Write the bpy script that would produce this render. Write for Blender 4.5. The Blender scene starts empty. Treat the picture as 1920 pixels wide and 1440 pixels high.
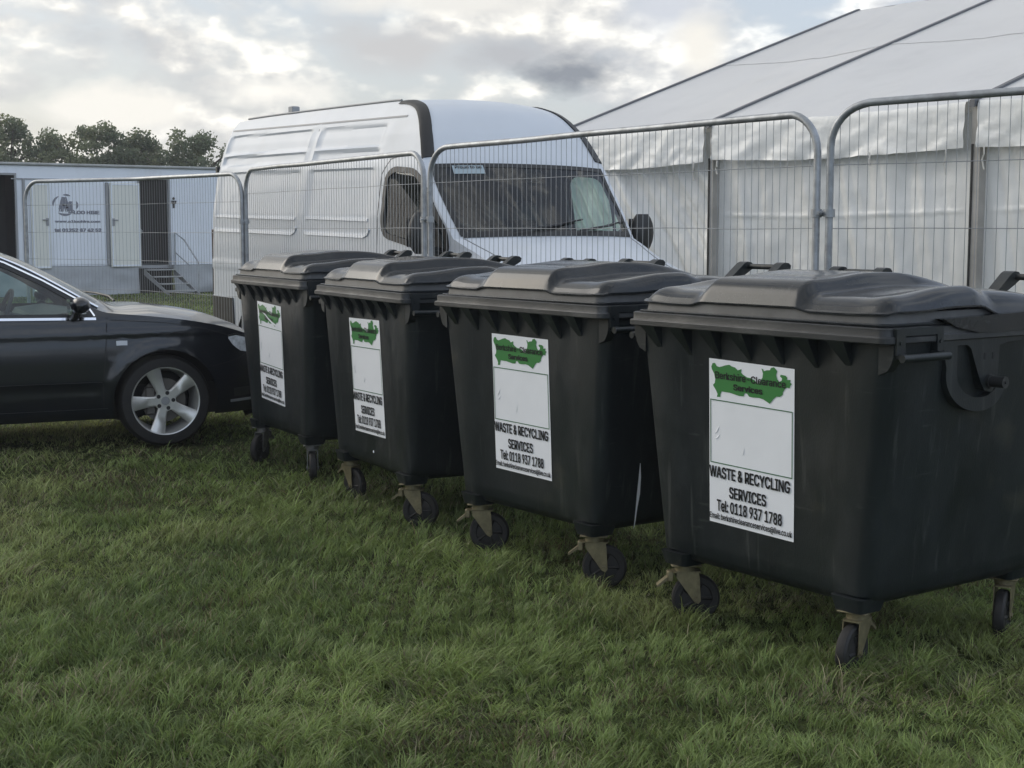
import bpy, bmesh, math, random
import numpy as np
from mathutils import Vector, Matrix, noise as mnoise

random.seed(7)
rng = np.random.default_rng(7)
scene = bpy.context.scene
COL = scene.collection
R = math.radians

# ------------------------------------------------------------------ camera
CAM_H = 1.6
F_PX = 2736.0                     # focal length in pixels of the 1920 px wide photograph
PITCH = math.atan((720 - 428.2) / F_PX)
cam_data = bpy.data.cameras.new("camera")
cam = bpy.data.objects.new("camera", cam_data)
COL.objects.link(cam)
cam.location = (0, 0, CAM_H)
cam.rotation_euler = (math.pi / 2 - PITCH, 0, 0)
cam_data.sensor_fit = 'HORIZONTAL'
cam_data.sensor_width = 36.0
cam_data.lens = F_PX / 1920 * 36.0
cam_data.clip_start = 0.05
cam_data.clip_end = 3000
scene.camera = cam

# ------------------------------------------------------------------ sky, sun, exposure
SUN_EL, SUN_AZ = R(27), R(-60)     # azimuth from +Y towards +X
world = bpy.data.worlds.new("World")
scene.world = world
world.use_nodes = True
nt = world.node_tree
nt.nodes.clear()
def wn(t, **kw):
    n = nt.nodes.new(t)
    for k, v in kw.items():
        setattr(n, k, v)
    return n
def wl(a, b): nt.links.new(a, b)
w_out = wn('ShaderNodeOutputWorld')
w_bg = wn('ShaderNodeBackground')
w_bg.inputs['Strength'].default_value = 0.1
wl(w_bg.outputs[0], w_out.inputs[0])
w_sky = wn('ShaderNodeTexSky', sky_type='NISHITA', sun_disc=False)
w_sky.sun_elevation = SUN_EL
w_sky.sun_rotation = SUN_AZ
w_sky.air_density = 1.0
w_sky.dust_density = 2.5
w_tc = wn('ShaderNodeTexCoord')
w_sep = wn('ShaderNodeSeparateXYZ')
wl(w_tc.outputs['Generated'], w_sep.inputs[0])
def wmath(op, a, b=None, clamp=False):
    n = wn('ShaderNodeMath', operation=op, use_clamp=clamp)
    for i, v in enumerate((a, b)):
        if v is None: continue
        if isinstance(v, (int, float)): n.inputs[i].default_value = v
        else: wl(v, n.inputs[i])
    return n.outputs[0]
# clouds: ragged noise over the view direction, flattened towards the horizon
def wnoise(scale, detail, rough, off, dist=0.0, flat=1.9):
    m = wn('ShaderNodeMapping'); m.inputs['Location'].default_value = off; m.inputs['Scale'].default_value = (1, 1, flat)
    wl(w_tc.outputs['Generated'], m.inputs['Vector'])
    n = wn('ShaderNodeTexNoise'); n.inputs['Scale'].default_value = scale
    n.inputs['Detail'].default_value = detail; n.inputs['Roughness'].default_value = rough
    n.inputs['Distortion'].default_value = dist
    wl(m.outputs[0], n.inputs['Vector'])
    return n.outputs['Fac']
def wramp(fac, stops):
    r = wn('ShaderNodeValToRGB')
    el = r.color_ramp.elements
    while len(el) < len(stops): el.new(0.5)
    for e, (p, c) in zip(el, stops):
        e.position = p; e.color = c if len(c) == 4 else (*c, 1)
    wl(fac, r.inputs[0]); return r.outputs[0]
def wmix(f, a, b):
    n = wn('ShaderNodeMix', data_type='RGBA')
    if isinstance(f, (int, float)): n.inputs['Factor'].default_value = f
    else: wl(f, n.inputs['Factor'])
    for s, v in (('A', a), ('B', b)):
        sock = [i for i in n.inputs if i.name == s and i.type == 'RGBA'][0]
        if isinstance(v, tuple): sock.default_value = (*v, 1)
        else: wl(v, sock)
    return [o for o in n.outputs if o.type == 'RGBA'][0]
OFF = (3.1, 1.7, .35)
def billow(scale, off, flat=1.9):            # rounded heads with creases between them
    n = wnoise(scale, 5, .5, off, .1, flat)
    return wmath('ABSOLUTE', wmath('SUBTRACT', wmath('MULTIPLY', n, 2.0), 1.0))
def density(dx, dy, dz):
    big = wnoise(4.2, 10, .52, (OFF[0] + dx, OFF[1] + dy, OFF[2] + dz), .1)
    b1 = billow(10.0, (5.2 + dx, 3.3 + dy, 1.1 + dz)); b2 = billow(24.0, (1.2 + dx, 8.3 + dy, 4.1 + dz))
    return wmath('ADD', wmath('ADD', wmath('MULTIPLY', big, .70), wmath('MULTIPLY', b1, .26)), wmath('MULTIPLY', b2, .10))
n_big = density(0, 0, 0)
n_lit = density(-.012, .002, .034)
n_den = wnoise(11, 10, 0.55, (7.4, 2.2, 1.3), 0.2)
n_fine = wnoise(26.0, 8, 0.6, (1.4, 9.2, 3), 0.2)
# heads turned to the sun are bright, the sides turned away and the bases are grey
shade = wmath('MULTIPLY', wmath('SUBTRACT', n_big, n_lit), 4.2)
shade = wmath('ADD', wmath('ADD', shade, 0.50), wmath('MULTIPLY', wmath('SUBTRACT', n_den, .5), .42))
shade = wmath('ADD', shade, wmath('MULTIPLY', wmath('SUBTRACT', n_fine, .5), .12))
cloud_col = wramp(shade, [(0.20, (3.9, 4.0, 4.2)), (0.38, (4.7, 4.75, 4.8)), (0.50, (5.4, 5.4, 5.3)), (0.62, (6.6, 6.5, 6.2)), (0.76, (8.4, 8.2, 7.6))])
# the deck glows towards the veiled sun
sd = Vector((math.sin(SUN_AZ) * math.cos(SUN_EL), math.cos(SUN_AZ) * math.cos(SUN_EL), math.sin(SUN_EL)))
w_dot = wn('ShaderNodeVectorMath', operation='DOT_PRODUCT')
wl(w_tc.outputs['Generated'], w_dot.inputs[0]); w_dot.inputs[1].default_value = sd
glow = wmath('POWER', wmath('MAXIMUM', w_dot.outputs['Value'], 0.0), 9.0)
w_gl = wn('ShaderNodeMix', data_type='RGBA', blend_type='ADD')
w_gl.inputs['Factor'].default_value = 1.0
ins = [i for i in w_gl.inputs if i.type == 'RGBA']
wl(cloud_col, ins[0])
wl(wmix(glow, (0.0, 0.0, 0.0), (6.0, 5.8, 5.2)), ins[1])
cloud_lit = [o for o in w_gl.outputs if o.type == 'RGBA'][0]
# thin clear openings show pale blue
cover = wramp(n_big, [(0.36, (0, 0, 0)), (0.45, (1, 1, 1))])
sky_blue = wmix(0.6, w_sky.outputs[0], (4.7, 4.95, 5.35))
base_sky = wmix(cover, sky_blue, cloud_lit)
# away from the sun the deck is thinner and bluer
away = wramp(wmath('ADD', wmath('MULTIPLY', w_dot.outputs['Value'], -.5), .5), [(.25, (0, 0, 0)), (.72, (1, 1, 1))])
w_tint = wn('ShaderNodeMix', data_type='RGBA', blend_type='MULTIPLY')
wl(away, w_tint.inputs['Factor'])
ins = [i for i in w_tint.inputs if i.type == 'RGBA']; wl(base_sky, ins[0]); ins[1].default_value = (1.32, 1.46, 1.70, 1)
base_sky = [o for o in w_tint.outputs if o.type == 'RGBA'][0]
# a few single heavy clouds low over the field, each a soft blob with a ragged rim
def blob(base, az, el, ra, re, col, soft=0.55, amp=0.9):
    dx = wmath('DIVIDE', wmath('SUBTRACT', wmath('ARCTAN2', w_sep.outputs[0], w_sep.outputs[1]), R(az)), R(ra))
    dz = wmath('DIVIDE', wmath('SUBTRACT', wmath('ARCSINE', w_sep.outputs[2]), R(el)), R(re))
    d = wmath('SQRT', wmath('ADD', wmath('MULTIPLY', dx, dx), wmath('MULTIPLY', dz, dz)))
    d = wmath('ADD', d, wmath('MULTIPLY', wmath('SUBTRACT', wmath('ADD', wmath('MULTIPLY', n_big, .5), wmath('ADD', wmath('MULTIPLY', n_den, .4), wmath('MULTIPLY', n_fine, .2))), 0.53), amp * 2.4))
    f = wramp(d, [(max(0.0, 0.55 - soft / 2), (1, 1, 1)), (min(1.0, 0.55 + soft / 2), (0, 0, 0))])
    return wmix(f, base, col)
SKYCOL = base_sky
for b in [(6.0, 8.3, 2.6, 1.4, (4.9, 5.15, 5.6), .8, .6), (-4.2, 6.9, 4.0, 1.1, (4.5, 4.5, 4.55), .8, 1.5), (.2, 6.6, 3.0, 1.0, (3.8, 3.9, 4.1), .7, 1.5), (2.3, 6.0, 2.8, 1.05, (2.2, 2.4, 2.7), .6, 2.0),
          (7.2, 6.7, 1.5, 1.9, (6.9, 6.7, 6.2), .6, 1.3), (-2.0, 8.6, 5.0, .7, (6.4, 6.3, 6.0), .6, 1.5), (-9.4, 5.2, 3.4, .8, (7.6, 7.4, 6.9), .6, 1.7), (-14.5, 4.4, 3.4, 1.1, (7.2, 7.0, 6.5), .6, 1.7)]:
    SKYCOL = blob(SKYCOL, *b)
wl(SKYCOL, w_bg.inputs['Color'])

sun_data = bpy.data.lights.new("sun", 'SUN')
sun_data.energy = 0.8
sun_data.angle = R(42)
sun_data.color = (1.0, 0.95, 0.86)
sun = bpy.data.objects.new("sun", sun_data)
COL.objects.link(sun)
sun.rotation_euler = sd.to_track_quat('Z', 'Y').to_euler()
sun.location = (-30, 20, 40)

scene.view_settings.view_transform = 'Standard'
scene.view_settings.look = 'None'
scene.view_settings.exposure = 0.50
scene.view_settings.gamma = 1.0
scene.view_settings.use_curve_mapping = False

# ------------------------------------------------------------------ materials
MAT = {}
def mat(name, color=(.5, .5, .5), rough=.5, metal=0.0, spec=.5, var=0.0, vscale=6.0, bump=0.0, bscale=40.0, coat=0.0,
        dirt=None, dirt_scale=3.0, dirt_amt=.4, rvar=0.0, stretch=(1, 1, 1), coords='Object', streak=None):
    m = bpy.data.materials.new(name); m.use_nodes = True
    t = m.node_tree; n = t.nodes; b = n['Principled BSDF']
    b.inputs['Base Color'].default_value = (*color, 1)
    b.inputs['Roughness'].default_value = rough
    b.inputs['Metallic'].default_value = metal
    b.inputs['Specular IOR Level'].default_value = spec
    if coat:
        b.inputs['Coat Weight'].default_value = coat; b.inputs['Coat Roughness'].default_value = .04
    tc = n.new('ShaderNodeTexCoord'); mp = n.new('ShaderNodeMapping'); mp.inputs['Scale'].default_value = stretch
    src = tc.outputs[coords]
    if coords == 'Object':                     # every copy gets its own marks
        oi = n.new('ShaderNodeObjectInfo'); va = n.new('ShaderNodeVectorMath'); va.operation = 'MULTIPLY_ADD'
        cb = n.new('ShaderNodeCombineXYZ')
        for q in range(3): t.links.new(oi.outputs['Random'], cb.inputs[q])
        t.links.new(cb.outputs[0], va.inputs[0]); va.inputs[1].default_value = (13.0, 7.0, 19.0); t.links.new(src, va.inputs[2]); src = va.outputs[0]
    t.links.new(src, mp.inputs[0])
    def tex(scale, detail=6, rough_=.6):
        x = n.new('ShaderNodeTexNoise'); x.inputs['Scale'].default_value = scale; x.inputs['Detail'].default_value = detail
        x.inputs['Roughness'].default_value = rough_; t.links.new(mp.outputs[0], x.inputs['Vector']); return x.outputs['Fac']
    colsock = None
    if var:
        r = n.new('ShaderNodeValToRGB'); t.links.new(tex(vscale), r.inputs[0])
        r.color_ramp.elements[0].position = .3; r.color_ramp.elements[1].position = .7
        r.color_ramp.elements[0].color = (*[c * (1 - var) for c in color], 1)
        r.color_ramp.elements[1].color = (*[min(1, c * (1 + var)) for c in color], 1)
        colsock = r.outputs[0]
    if dirt:
        mx = n.new('ShaderNodeMix'); mx.data_type = 'RGBA'
        r = n.new('ShaderNodeValToRGB'); t.links.new(tex(dirt_scale, 9, .7), r.inputs[0])
        r.color_ramp.elements[0].position = .5; r.color_ramp.elements[1].position = .75
        r.color_ramp.elements[0].color = (0, 0, 0, 1); r.color_ramp.elements[1].color = (dirt_amt,) * 3 + (1,)
        t.links.new(r.outputs[0], mx.inputs[0])
        A = [i for i in mx.inputs if i.type == 'RGBA']
        if colsock: t.links.new(colsock, A[0])
        else: A[0].default_value = (*color, 1)
        A[1].default_value = (*dirt, 1)
        colsock = [o for o in mx.outputs if o.type == 'RGBA'][0]
    if streak:                                  # run marks and scuffs: (colour, stretch, amount, threshold)
        for sc_, st_, am_, th_ in streak:
            mp2 = n.new('ShaderNodeMapping'); mp2.inputs['Scale'].default_value = st_; t.links.new(src, mp2.inputs[0])
            x = n.new('ShaderNodeTexNoise'); x.inputs['Scale'].default_value = 1; x.inputs['Detail'].default_value = 5; x.inputs['Roughness'].default_value = .55; t.links.new(mp2.outputs[0], x.inputs['Vector'])
            r = n.new('ShaderNodeValToRGB'); t.links.new(x.outputs['Fac'], r.inputs[0])
            r.color_ramp.elements[0].position = th_; r.color_ramp.elements[1].position = th_ + .10
            r.color_ramp.elements[0].color = (0, 0, 0, 1); r.color_ramp.elements[1].color = (am_,) * 3 + (1,)
            mx = n.new('ShaderNodeMix'); mx.data_type = 'RGBA'; t.links.new(r.outputs[0], mx.inputs[0])
            A = [i for i in mx.inputs if i.type == 'RGBA']
            if colsock: t.links.new(colsock, A[0])
            else: A[0].default_value = (*color, 1)
            A[1].default_value = (*sc_, 1); colsock = [o for o in mx.outputs if o.type == 'RGBA'][0]
    if colsock: t.links.new(colsock, b.inputs['Base Color'])
    if rvar:
        mr = n.new('ShaderNodeMapRange'); t.links.new(tex(vscale * 1.7), mr.inputs[0])
        mr.inputs['From Min'].default_value = .3; mr.inputs['From Max'].default_value = .7
        mr.inputs['To Min'].default_value = max(.02, rough - rvar); mr.inputs['To Max'].default_value = min(1, rough + rvar)
        t.links.new(mr.outputs[0], b.inputs['Roughness'])
    if bump:
        bp = n.new('ShaderNodeBump'); bp.inputs['Strength'].default_value = bump; bp.inputs['Distance'].default_value = .01
        t.links.new(tex(bscale, 5), bp.inputs['Height']); t.links.new(bp.outputs[0], b.inputs['Normal'])
    MAT[name] = m
    return m

mat('bin_plastic', (.0105, .0145, .0165), .42, spec=.38, var=.25, vscale=4, bump=.08, bscale=160, dirt=(.06, .066, .068), dirt_scale=7, dirt_amt=.22, rvar=.1, stretch=(1, 1, .5), streak=[((.09, .095, .09), (26, 26, 1.6), .30, .60), ((.10, .105, .10), (5, 5, 34), .28, .66), ((.22, .22, .21), (60, 60, 60), .5, .76), ((.075, .07, .05), (3, 3, 3), .35, .62)])
mat('lid_plastic', (.013, .016, .019), .17, spec=.36, var=.2, vscale=5, dirt=(.10, .105, .11), dirt_scale=4, dirt_amt=.16, rvar=.05, streak=[((.14, .14, .14), (30, 3, 10), .2, .62), ((.2, .2, .2), (70, 70, 70), .4, .77)])
mat('rim_plastic', (.022, .025, .028), .48, var=.2, vscale=7, bump=.1, bscale=140, dirt=(.15, .15, .145), dirt_scale=9, dirt_amt=.45, rvar=.1, stretch=(.4, .4, 1))
mat('bin_metal', (.022, .023, .024), .35, rvar=.1, vscale=8)
mat('zinc_gold', (.20, .175, .105), .45, metal=.5, var=.25, vscale=25, dirt=(.08, .07, .05), dirt_scale=20, dirt_amt=.6)
mat('zinc_dull', (.16, .16, .16), .45, metal=.7, var=.3, vscale=25, dirt=(.06, .055, .05), dirt_scale=20, dirt_amt=.6)
mat('rubber', (.0075, .0075, .008), .65, dirt=(.05, .043, .032), dirt_scale=18, dirt_amt=.3)
mat('sticker_white', (.84, .86, .91), .38, var=.03, vscale=5, bump=.05, bscale=12)
mat('ink_green', (.045, .21, .055), .4)
mat('ink_frame', (.05, .15, .075), .4)
mat('ink_black', (.012, .012, .016), .4)
mat('galvanised', (.34, .36, .38), .42, metal=.55, var=.25, vscale=14, bump=.08, bscale=60, dirt=(.16, .15, .14), dirt_scale=10, dirt_amt=.5)
mat('wire', (.29, .31, .33), .5, metal=.4)
mat('van_paint', (.61, .645, .69), .5, coat=.10, var=.02, vscale=2, dirt=(.50, .50, .47), dirt_scale=2.5, dirt_amt=.25, rvar=.05)
mat('van_cap', (.78, .80, .83), .35, var=.02, vscale=2)
mat('black_trim', (.014, .015, .016), .5, rvar=.08)
mat('dark_lining', (.018, .018, .02), .8)
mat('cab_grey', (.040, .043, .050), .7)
mat('red_lens', (.035, .008, .010), .15, coat=.5)
mat('lid_dust_lit', (.075, .078, .08), .5, var=.3, vscale=9, dirt=(.05, .05, .05), dirt_scale=6, dirt_amt=.5)  # dust on the band under the lip, its lit side also lightened in the colour
mat('screen_sticker', (.34, .42, .46), .5)
mat('grey_lens', (.48, .50, .52), .15, coat=.5)
mat('chrome', (.80, .81, .83), .12, metal=1.0)
mat('car_paint', (.006, .008, .012), .28, spec=.3, coat=.7, dirt=(.03, .028, .026), dirt_scale=4, dirt_amt=.12)
mat('alloy', (.60, .60, .58), .34, metal=.6, var=.1, vscale=12, dirt=(.12, .10, .08), dirt_scale=12, dirt_amt=.35)
mat('brake', (.14, .13, .12), .5, metal=.7)
mat('lamp_chrome', (.62, .65, .68), .12, coat=.8, var=.35, vscale=22)
mat('trailer_white', (.70, .74, .80), .45, var=.04, vscale=1.2, dirt=(.36, .36, .33), dirt_scale=1.1, dirt_amt=.35, stretch=(1, 1, .35))
mat('trailer_skirt', (.34, .36, .38), .6, var=.15, vscale=2, dirt=(.18, .18, .16), dirt_scale=2, dirt_amt=.5)
mat('cream_door', (.64, .65, .60), .5, var=.03, vscale=2)
mat('grey_trim', (.25, .26, .27), .5)
mat('sign_grey', (.17, .18, .22), .5)
mat('step_metal', (.34, .35, .35), .5, metal=.4, dirt=(.15, .14, .12), dirt_scale=8, dirt_amt=.5)
mat('roof_beam', (.13, .135, .145), .5, metal=.3)
mat('tent_leg', (.42, .40, .37), .6, var=.2, vscale=4)
mat('cord', (.62, .60, .55), .8)
mat('bark', (.07, .055, .04), .9, var=.3, vscale=6)
mat('roofgrey', (.32, .33, .32), .7, var=.2, vscale=2)

def pvc(name, color, bump, scale, dirty):
    m = mat(name, color, .30, var=.04, vscale=.9, bump=bump, bscale=scale, dirt=dirty, dirt_scale=1.3, dirt_amt=.45, stretch=(1, 1, .4))
    t = m.node_tree; b = t.nodes['Principled BSDF']; o = [n for n in t.nodes if n.type == 'OUTPUT_MATERIAL'][0]
    tr = t.nodes.new('ShaderNodeBsdfTranslucent'); tr.inputs[0].default_value = (.75, .75, .72, 1)
    mx = t.nodes.new('ShaderNodeMixShader'); mx.inputs[0].default_value = .12
    t.links.new(b.outputs[0], mx.inputs[1]); t.links.new(tr.outputs[0], mx.inputs[2]); t.links.new(mx.outputs[0], o.inputs[0])
    return m
pvc('pvc_wall', (.87, .88, .87), 1.0, 7, (.60, .60, .55))
pvc('pvc_roof', (.67, .67, .67), .2, 3, (.50, .50, .50))

def glass(name, tint, dens, refl=1.0, rough=.015):
    m = bpy.data.materials.new(name); m.use_nodes = True; t = m.node_tree; t.nodes.clear()
    o = t.nodes.new('ShaderNodeOutputMaterial'); tr = t.nodes.new('ShaderNodeBsdfTransparent'); tr.inputs[0].default_value = (*[c * dens for c in tint], 1)
    g = t.nodes.new('ShaderNodeBsdfGlossy'); g.inputs['Roughness'].default_value = rough
    lw = t.nodes.new('ShaderNodeLayerWeight'); lw.inputs['Blend'].default_value = .5
    pw = t.nodes.new('ShaderNodeMath'); pw.operation = 'POWER'; pw.inputs[1].default_value = 5; t.links.new(lw.outputs['Facing'], pw.inputs[0])
    mu = t.nodes.new('ShaderNodeMath'); mu.operation = 'MULTIPLY_ADD'; mu.inputs[1].default_value = .92; mu.inputs[2].default_value = .055 * refl; mu.use_clamp = True
    t.links.new(pw.outputs[0], mu.inputs[0])
    mx = t.nodes.new('ShaderNodeMixShader'); t.links.new(mu.outputs[0], mx.inputs[0]); t.links.new(tr.outputs[0], mx.inputs[1]); t.links.new(g.outputs[0], mx.inputs[2])
    t.links.new(mx.outputs[0], o.inputs[0]); MAT[name] = m
glass('glass_screen', (.80, .93, .88), .86, 1.2)
glass('glass_tint', (.75, .92, .90), .80, 1.2)

# ------------------------------------------------------------------ mesh helpers
class MB:
    """collects geometry, builds ONE mesh object"""
    def __init__(s): s.v = []; s.f = []; s.mi = []; s.cur = 0
    def add(s, vs, fs, M=None):
        o = len(s.v)
        for v in vs:
            v = Vector(v)
            s.v.append(tuple(M @ v) if M is not None else tuple(v))
        for f in fs: s.f.append(tuple(i + o for i in f)); s.mi.append(s.cur)
        return s
    def box(s, a, b, M=None, ch=0.0):
        (x0, y0, z0), (x1, y1, z1) = a, b
        if ch <= 0:
            vs = [(x0, y0, z0), (x1, y0, z0), (x1, y1, z0), (x0, y1, z0), (x0, y0, z1), (x1, y0, z1), (x1, y1, z1), (x0, y1, z1)]
            return s.add(vs, [(3, 2, 1, 0), (4, 5, 6, 7), (0, 1, 5, 4), (1, 2, 6, 5), (2, 3, 7, 6), (3, 0, 4, 7)], M)
        c = min(ch, (x1 - x0) / 2.1, (y1 - y0) / 2.1, (z1 - z0) / 2.1)
        def ring(i, z): return [(x0 + i + c * k0, y0 + i + c * k1, z) if False else None for k0, k1 in ()]
        rings = []
        for ins, z in ((c, z0), (0, z0 + c), (0, z1 - c), (c, z1)):
            X0, X1, Y0, Y1 = x0 + ins, x1 - ins, y0 + ins, y1 - ins
            rings.append([(X0 + c, Y0, z), (X1 - c, Y0, z), (X1, Y0 + c, z), (X1, Y1 - c, z), (X1 - c, Y1, z), (X0 + c, Y1, z), (X0, Y1 - c, z), (X0, Y0 + c, z)])
        return s.loft(rings, True, True, M=M)
    def loft(s, rings, cap0=False, cap1=False, closed=True, M=None):
        n = len(rings[0]); vs = [p for r in rings for p in r]; fs = []
        for i in range(len(rings) - 1):
            for j in range(n if closed else n - 1):
                k = (j + 1) % n
                fs.append((i * n + j, i * n + k, (i + 1) * n + k, (i + 1) * n + j))
        if cap0: fs.append(tuple(reversed(range(n))))
        if cap1: fs.append(tuple((len(rings) - 1) * n + j for j in range(n)))
        return s.add(vs, fs, M)
    def tube(s, pts, r, seg=10, caps=True, closed=False):
        pts = [Vector(p) for p in pts]; rings = []
        n = len(pts); up = None
        for i, p in enumerate(pts):
            if closed: d = pts[(i + 1) % n] - pts[i - 1]
            else: d = pts[min(i + 1, n - 1)] - pts[max(i - 1, 0)]
            d.normalize()
            if up is None:
                up = Vector((0, 0, 1)) if abs(d.z) < .9 else Vector((1, 0, 0))
            a = d.cross(up).normalized(); b = a.cross(d).normalized(); up = b
            rr = r[i] if isinstance(r, (list, tuple)) else r
            rings.append([p + a * rr * math.cos(2 * math.pi * k / seg) + b * rr * math.sin(2 * math.pi * k / seg) for k in range(seg)])
        if closed: rings.append(rings[0])
        return s.loft(rings, caps and not closed, caps and not closed)
    def bar(s, a, b, w, h=None):
        """thin 4 sided bar"""
        return s.tube([a, b], w * .7071, 4)
    def cyl(s, a, b, r, seg=24, r2=None):
        return s.tube([a, b], [r, r if r2 is None else r2], seg)
    def lathe(s, prof, axis_o, axis_d, seg=48):
        """prof: list of (radius, along)"""
        o = Vector(axis_o); d = Vector(axis_d).normalized()
        u = d.cross(Vector((0, 0, 1)) if abs(d.z) < .9 else Vector((1, 0, 0))).normalized(); w = d.cross(u)
        rings = [[o + d * t + (u * math.cos(2 * math.pi * k / seg) + w * math.sin(2 * math.pi * k / seg)) * r for k in range(seg)] for r, t in prof]
        return s.loft(rings)
    def prism(s, poly, axis, a, b, M=None):
        """2D polygon extruded along axis (0,1,2) from a to b"""
        def P(p, t):
            q = list(p); q.insert(axis, t); return tuple(q)
        return s.loft([[P(p, a) for p in poly], [P(p, b) for p in poly]], True, True, M=M)
    def grid(s, P):
        n, m = len(P), len(P[0])
        return s.add([p for r in P for p in r], [(i * m + j, i * m + j + 1, (i + 1) * m + j + 1, (i + 1) * m + j) for i in range(n - 1) for j in range(m - 1)])
    def build(s, name, material, parent=None, smooth=35, fix=True, loc=None):
        me = bpy.data.meshes.new(name)
        me.from_pydata(s.v, [], s.f)
        mats = material if isinstance(material, (list, tuple)) else [material]
        for m_ in mats: me.materials.append(MAT[m_] if isinstance(m_, str) else m_)
        if len(mats) > 1: me.polygons.foreach_set('material_index', s.mi)
        finish(me, smooth, fix)
        return link(name, me, parent, loc)

def finish(me, smooth=35, fix=True):
    bm = bmesh.new(); bm.from_mesh(me)
    if fix:
        bmesh.ops.remove_doubles(bm, verts=bm.verts, dist=1e-5)
        bmesh.ops.recalc_face_normals(bm, faces=bm.faces)
    if smooth:
        lim = R(smooth)
        for f in bm.faces: f.smooth = True
        for e in bm.edges:
            if len(e.link_faces) == 2:
                e.smooth = e.calc_face_angle(0) < lim
            else: e.smooth = True
    bm.to_mesh(me); bm.free()

def link(name, data, parent=None, loc=None):
    o = bpy.data.objects.new(name, data); COL.objects.link(o)
    if parent is not None: o.parent = parent
    if loc is not None: o.location = loc
    return o
def tag(o, label=None, cat=None, group=None, kind=None):
    if label: o['label'] = label
    if cat: o['category'] = cat
    if group: o['group'] = group
    if kind: o['kind'] = kind
    return o
def thing(name, label, cat, loc=(0, 0, 0), rz=0.0, group=None, ry=0.0):
    o = link(name, None, None, loc)
    o.rotation_euler = (0, ry, rz); o.empty_display_size = .2
    return tag(o, label, cat, group)
def copy_obj(o, parent=None):
    c = o.copy(); COL.objects.link(c)
    if parent is not None: c.parent = parent
    return c
def smooth(a, b, x):
    if a == b: return 1.0 if x >= a else 0.0
    t = min(1, max(0, (x - a) / (b - a))); return t * t * (3 - 2 * t)
_tc = {}
try:
    import os
    FONT = bpy.data.fonts.load(os.path.join(bpy.utils.system_resource('DATAFILES'), 'fonts', 'Inter.woff2'))
except Exception:
    FONT = None
def text_geo(txt, bold=0.0, shear=0.0):
    """vertices and faces of a line of text (flat, in the XY plane)"""
    key = (txt, bold, shear)
    if key in _tc: return _tc[key]
    cu = bpy.data.curves.new('t', 'FONT'); cu.body = txt; cu.size = 1; cu.offset = bold; cu.shear = shear; cu.resolution_u = 3
    if FONT: cu.font = FONT
    ob = bpy.data.objects.new('t', cu); COL.objects.link(ob)
    bpy.context.view_layer.update()
    dg = bpy.context.evaluated_depsgraph_get(); me = bpy.data.meshes.new_from_object(ob.evaluated_get(dg))
    vs = [tuple(v.co) for v in me.vertices]; fs = [tuple(p.vertices) for p in me.polygons]
    bpy.data.objects.remove(ob); bpy.data.curves.remove(cu); bpy.data.meshes.remove(me)
    _tc[key] = (vs, fs); return vs, fs
CAP = None
def text_fit(mb, txt, x0, x1, zb, zt, place, bold=0.0, shear=0.0, capref='E'):
    """text between x0..x1, baseline zb, capital height zt, placed by place(x, z, layer); bold strokes are laid over each other with a small shift"""
    vs, fs = text_geo(txt, 0.0, shear)
    cv, _ = text_geo(capref, 0.0, 0.0)
    ch = max(v[1] for v in cv); cb = min(v[1] for v in cv)
    xa = min(v[0] for v in vs); xb = max(v[0] for v in vs)
    kx = (x1 - x0) / (xb - xa + 2 * bold); kz = (zt - zb) / (ch - cb + bold)
    shifts = [(0, 0)] if bold <= 0 else [(-1, -.5), (-.5, .5), (0, -.5), (0, .5), (.5, -.5), (1, .5), (1, -.5), (-1, .5)]
    for n_, (sx, sz) in enumerate(shifts):
        mb.add([place(x0 + (v[0] - xa + bold * (1 + sx)) * kx, zb + (v[1] - cb + bold * (.5 + sz)) * kz, n_ * .00012) for v in vs], fs)

def ground_z(x, y):
    """field level: almost flat, rising a touch under the car and the van"""
    z = .065 * math.exp(-(((x + 4.2) / 2.6) ** 2 + ((y - 10.4) / 1.4) ** 2))
    z += .10 * math.exp(-(((x + .9) / 2.4) ** 2 + ((y - 13.4) / 2.2) ** 2))
    return z

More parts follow.
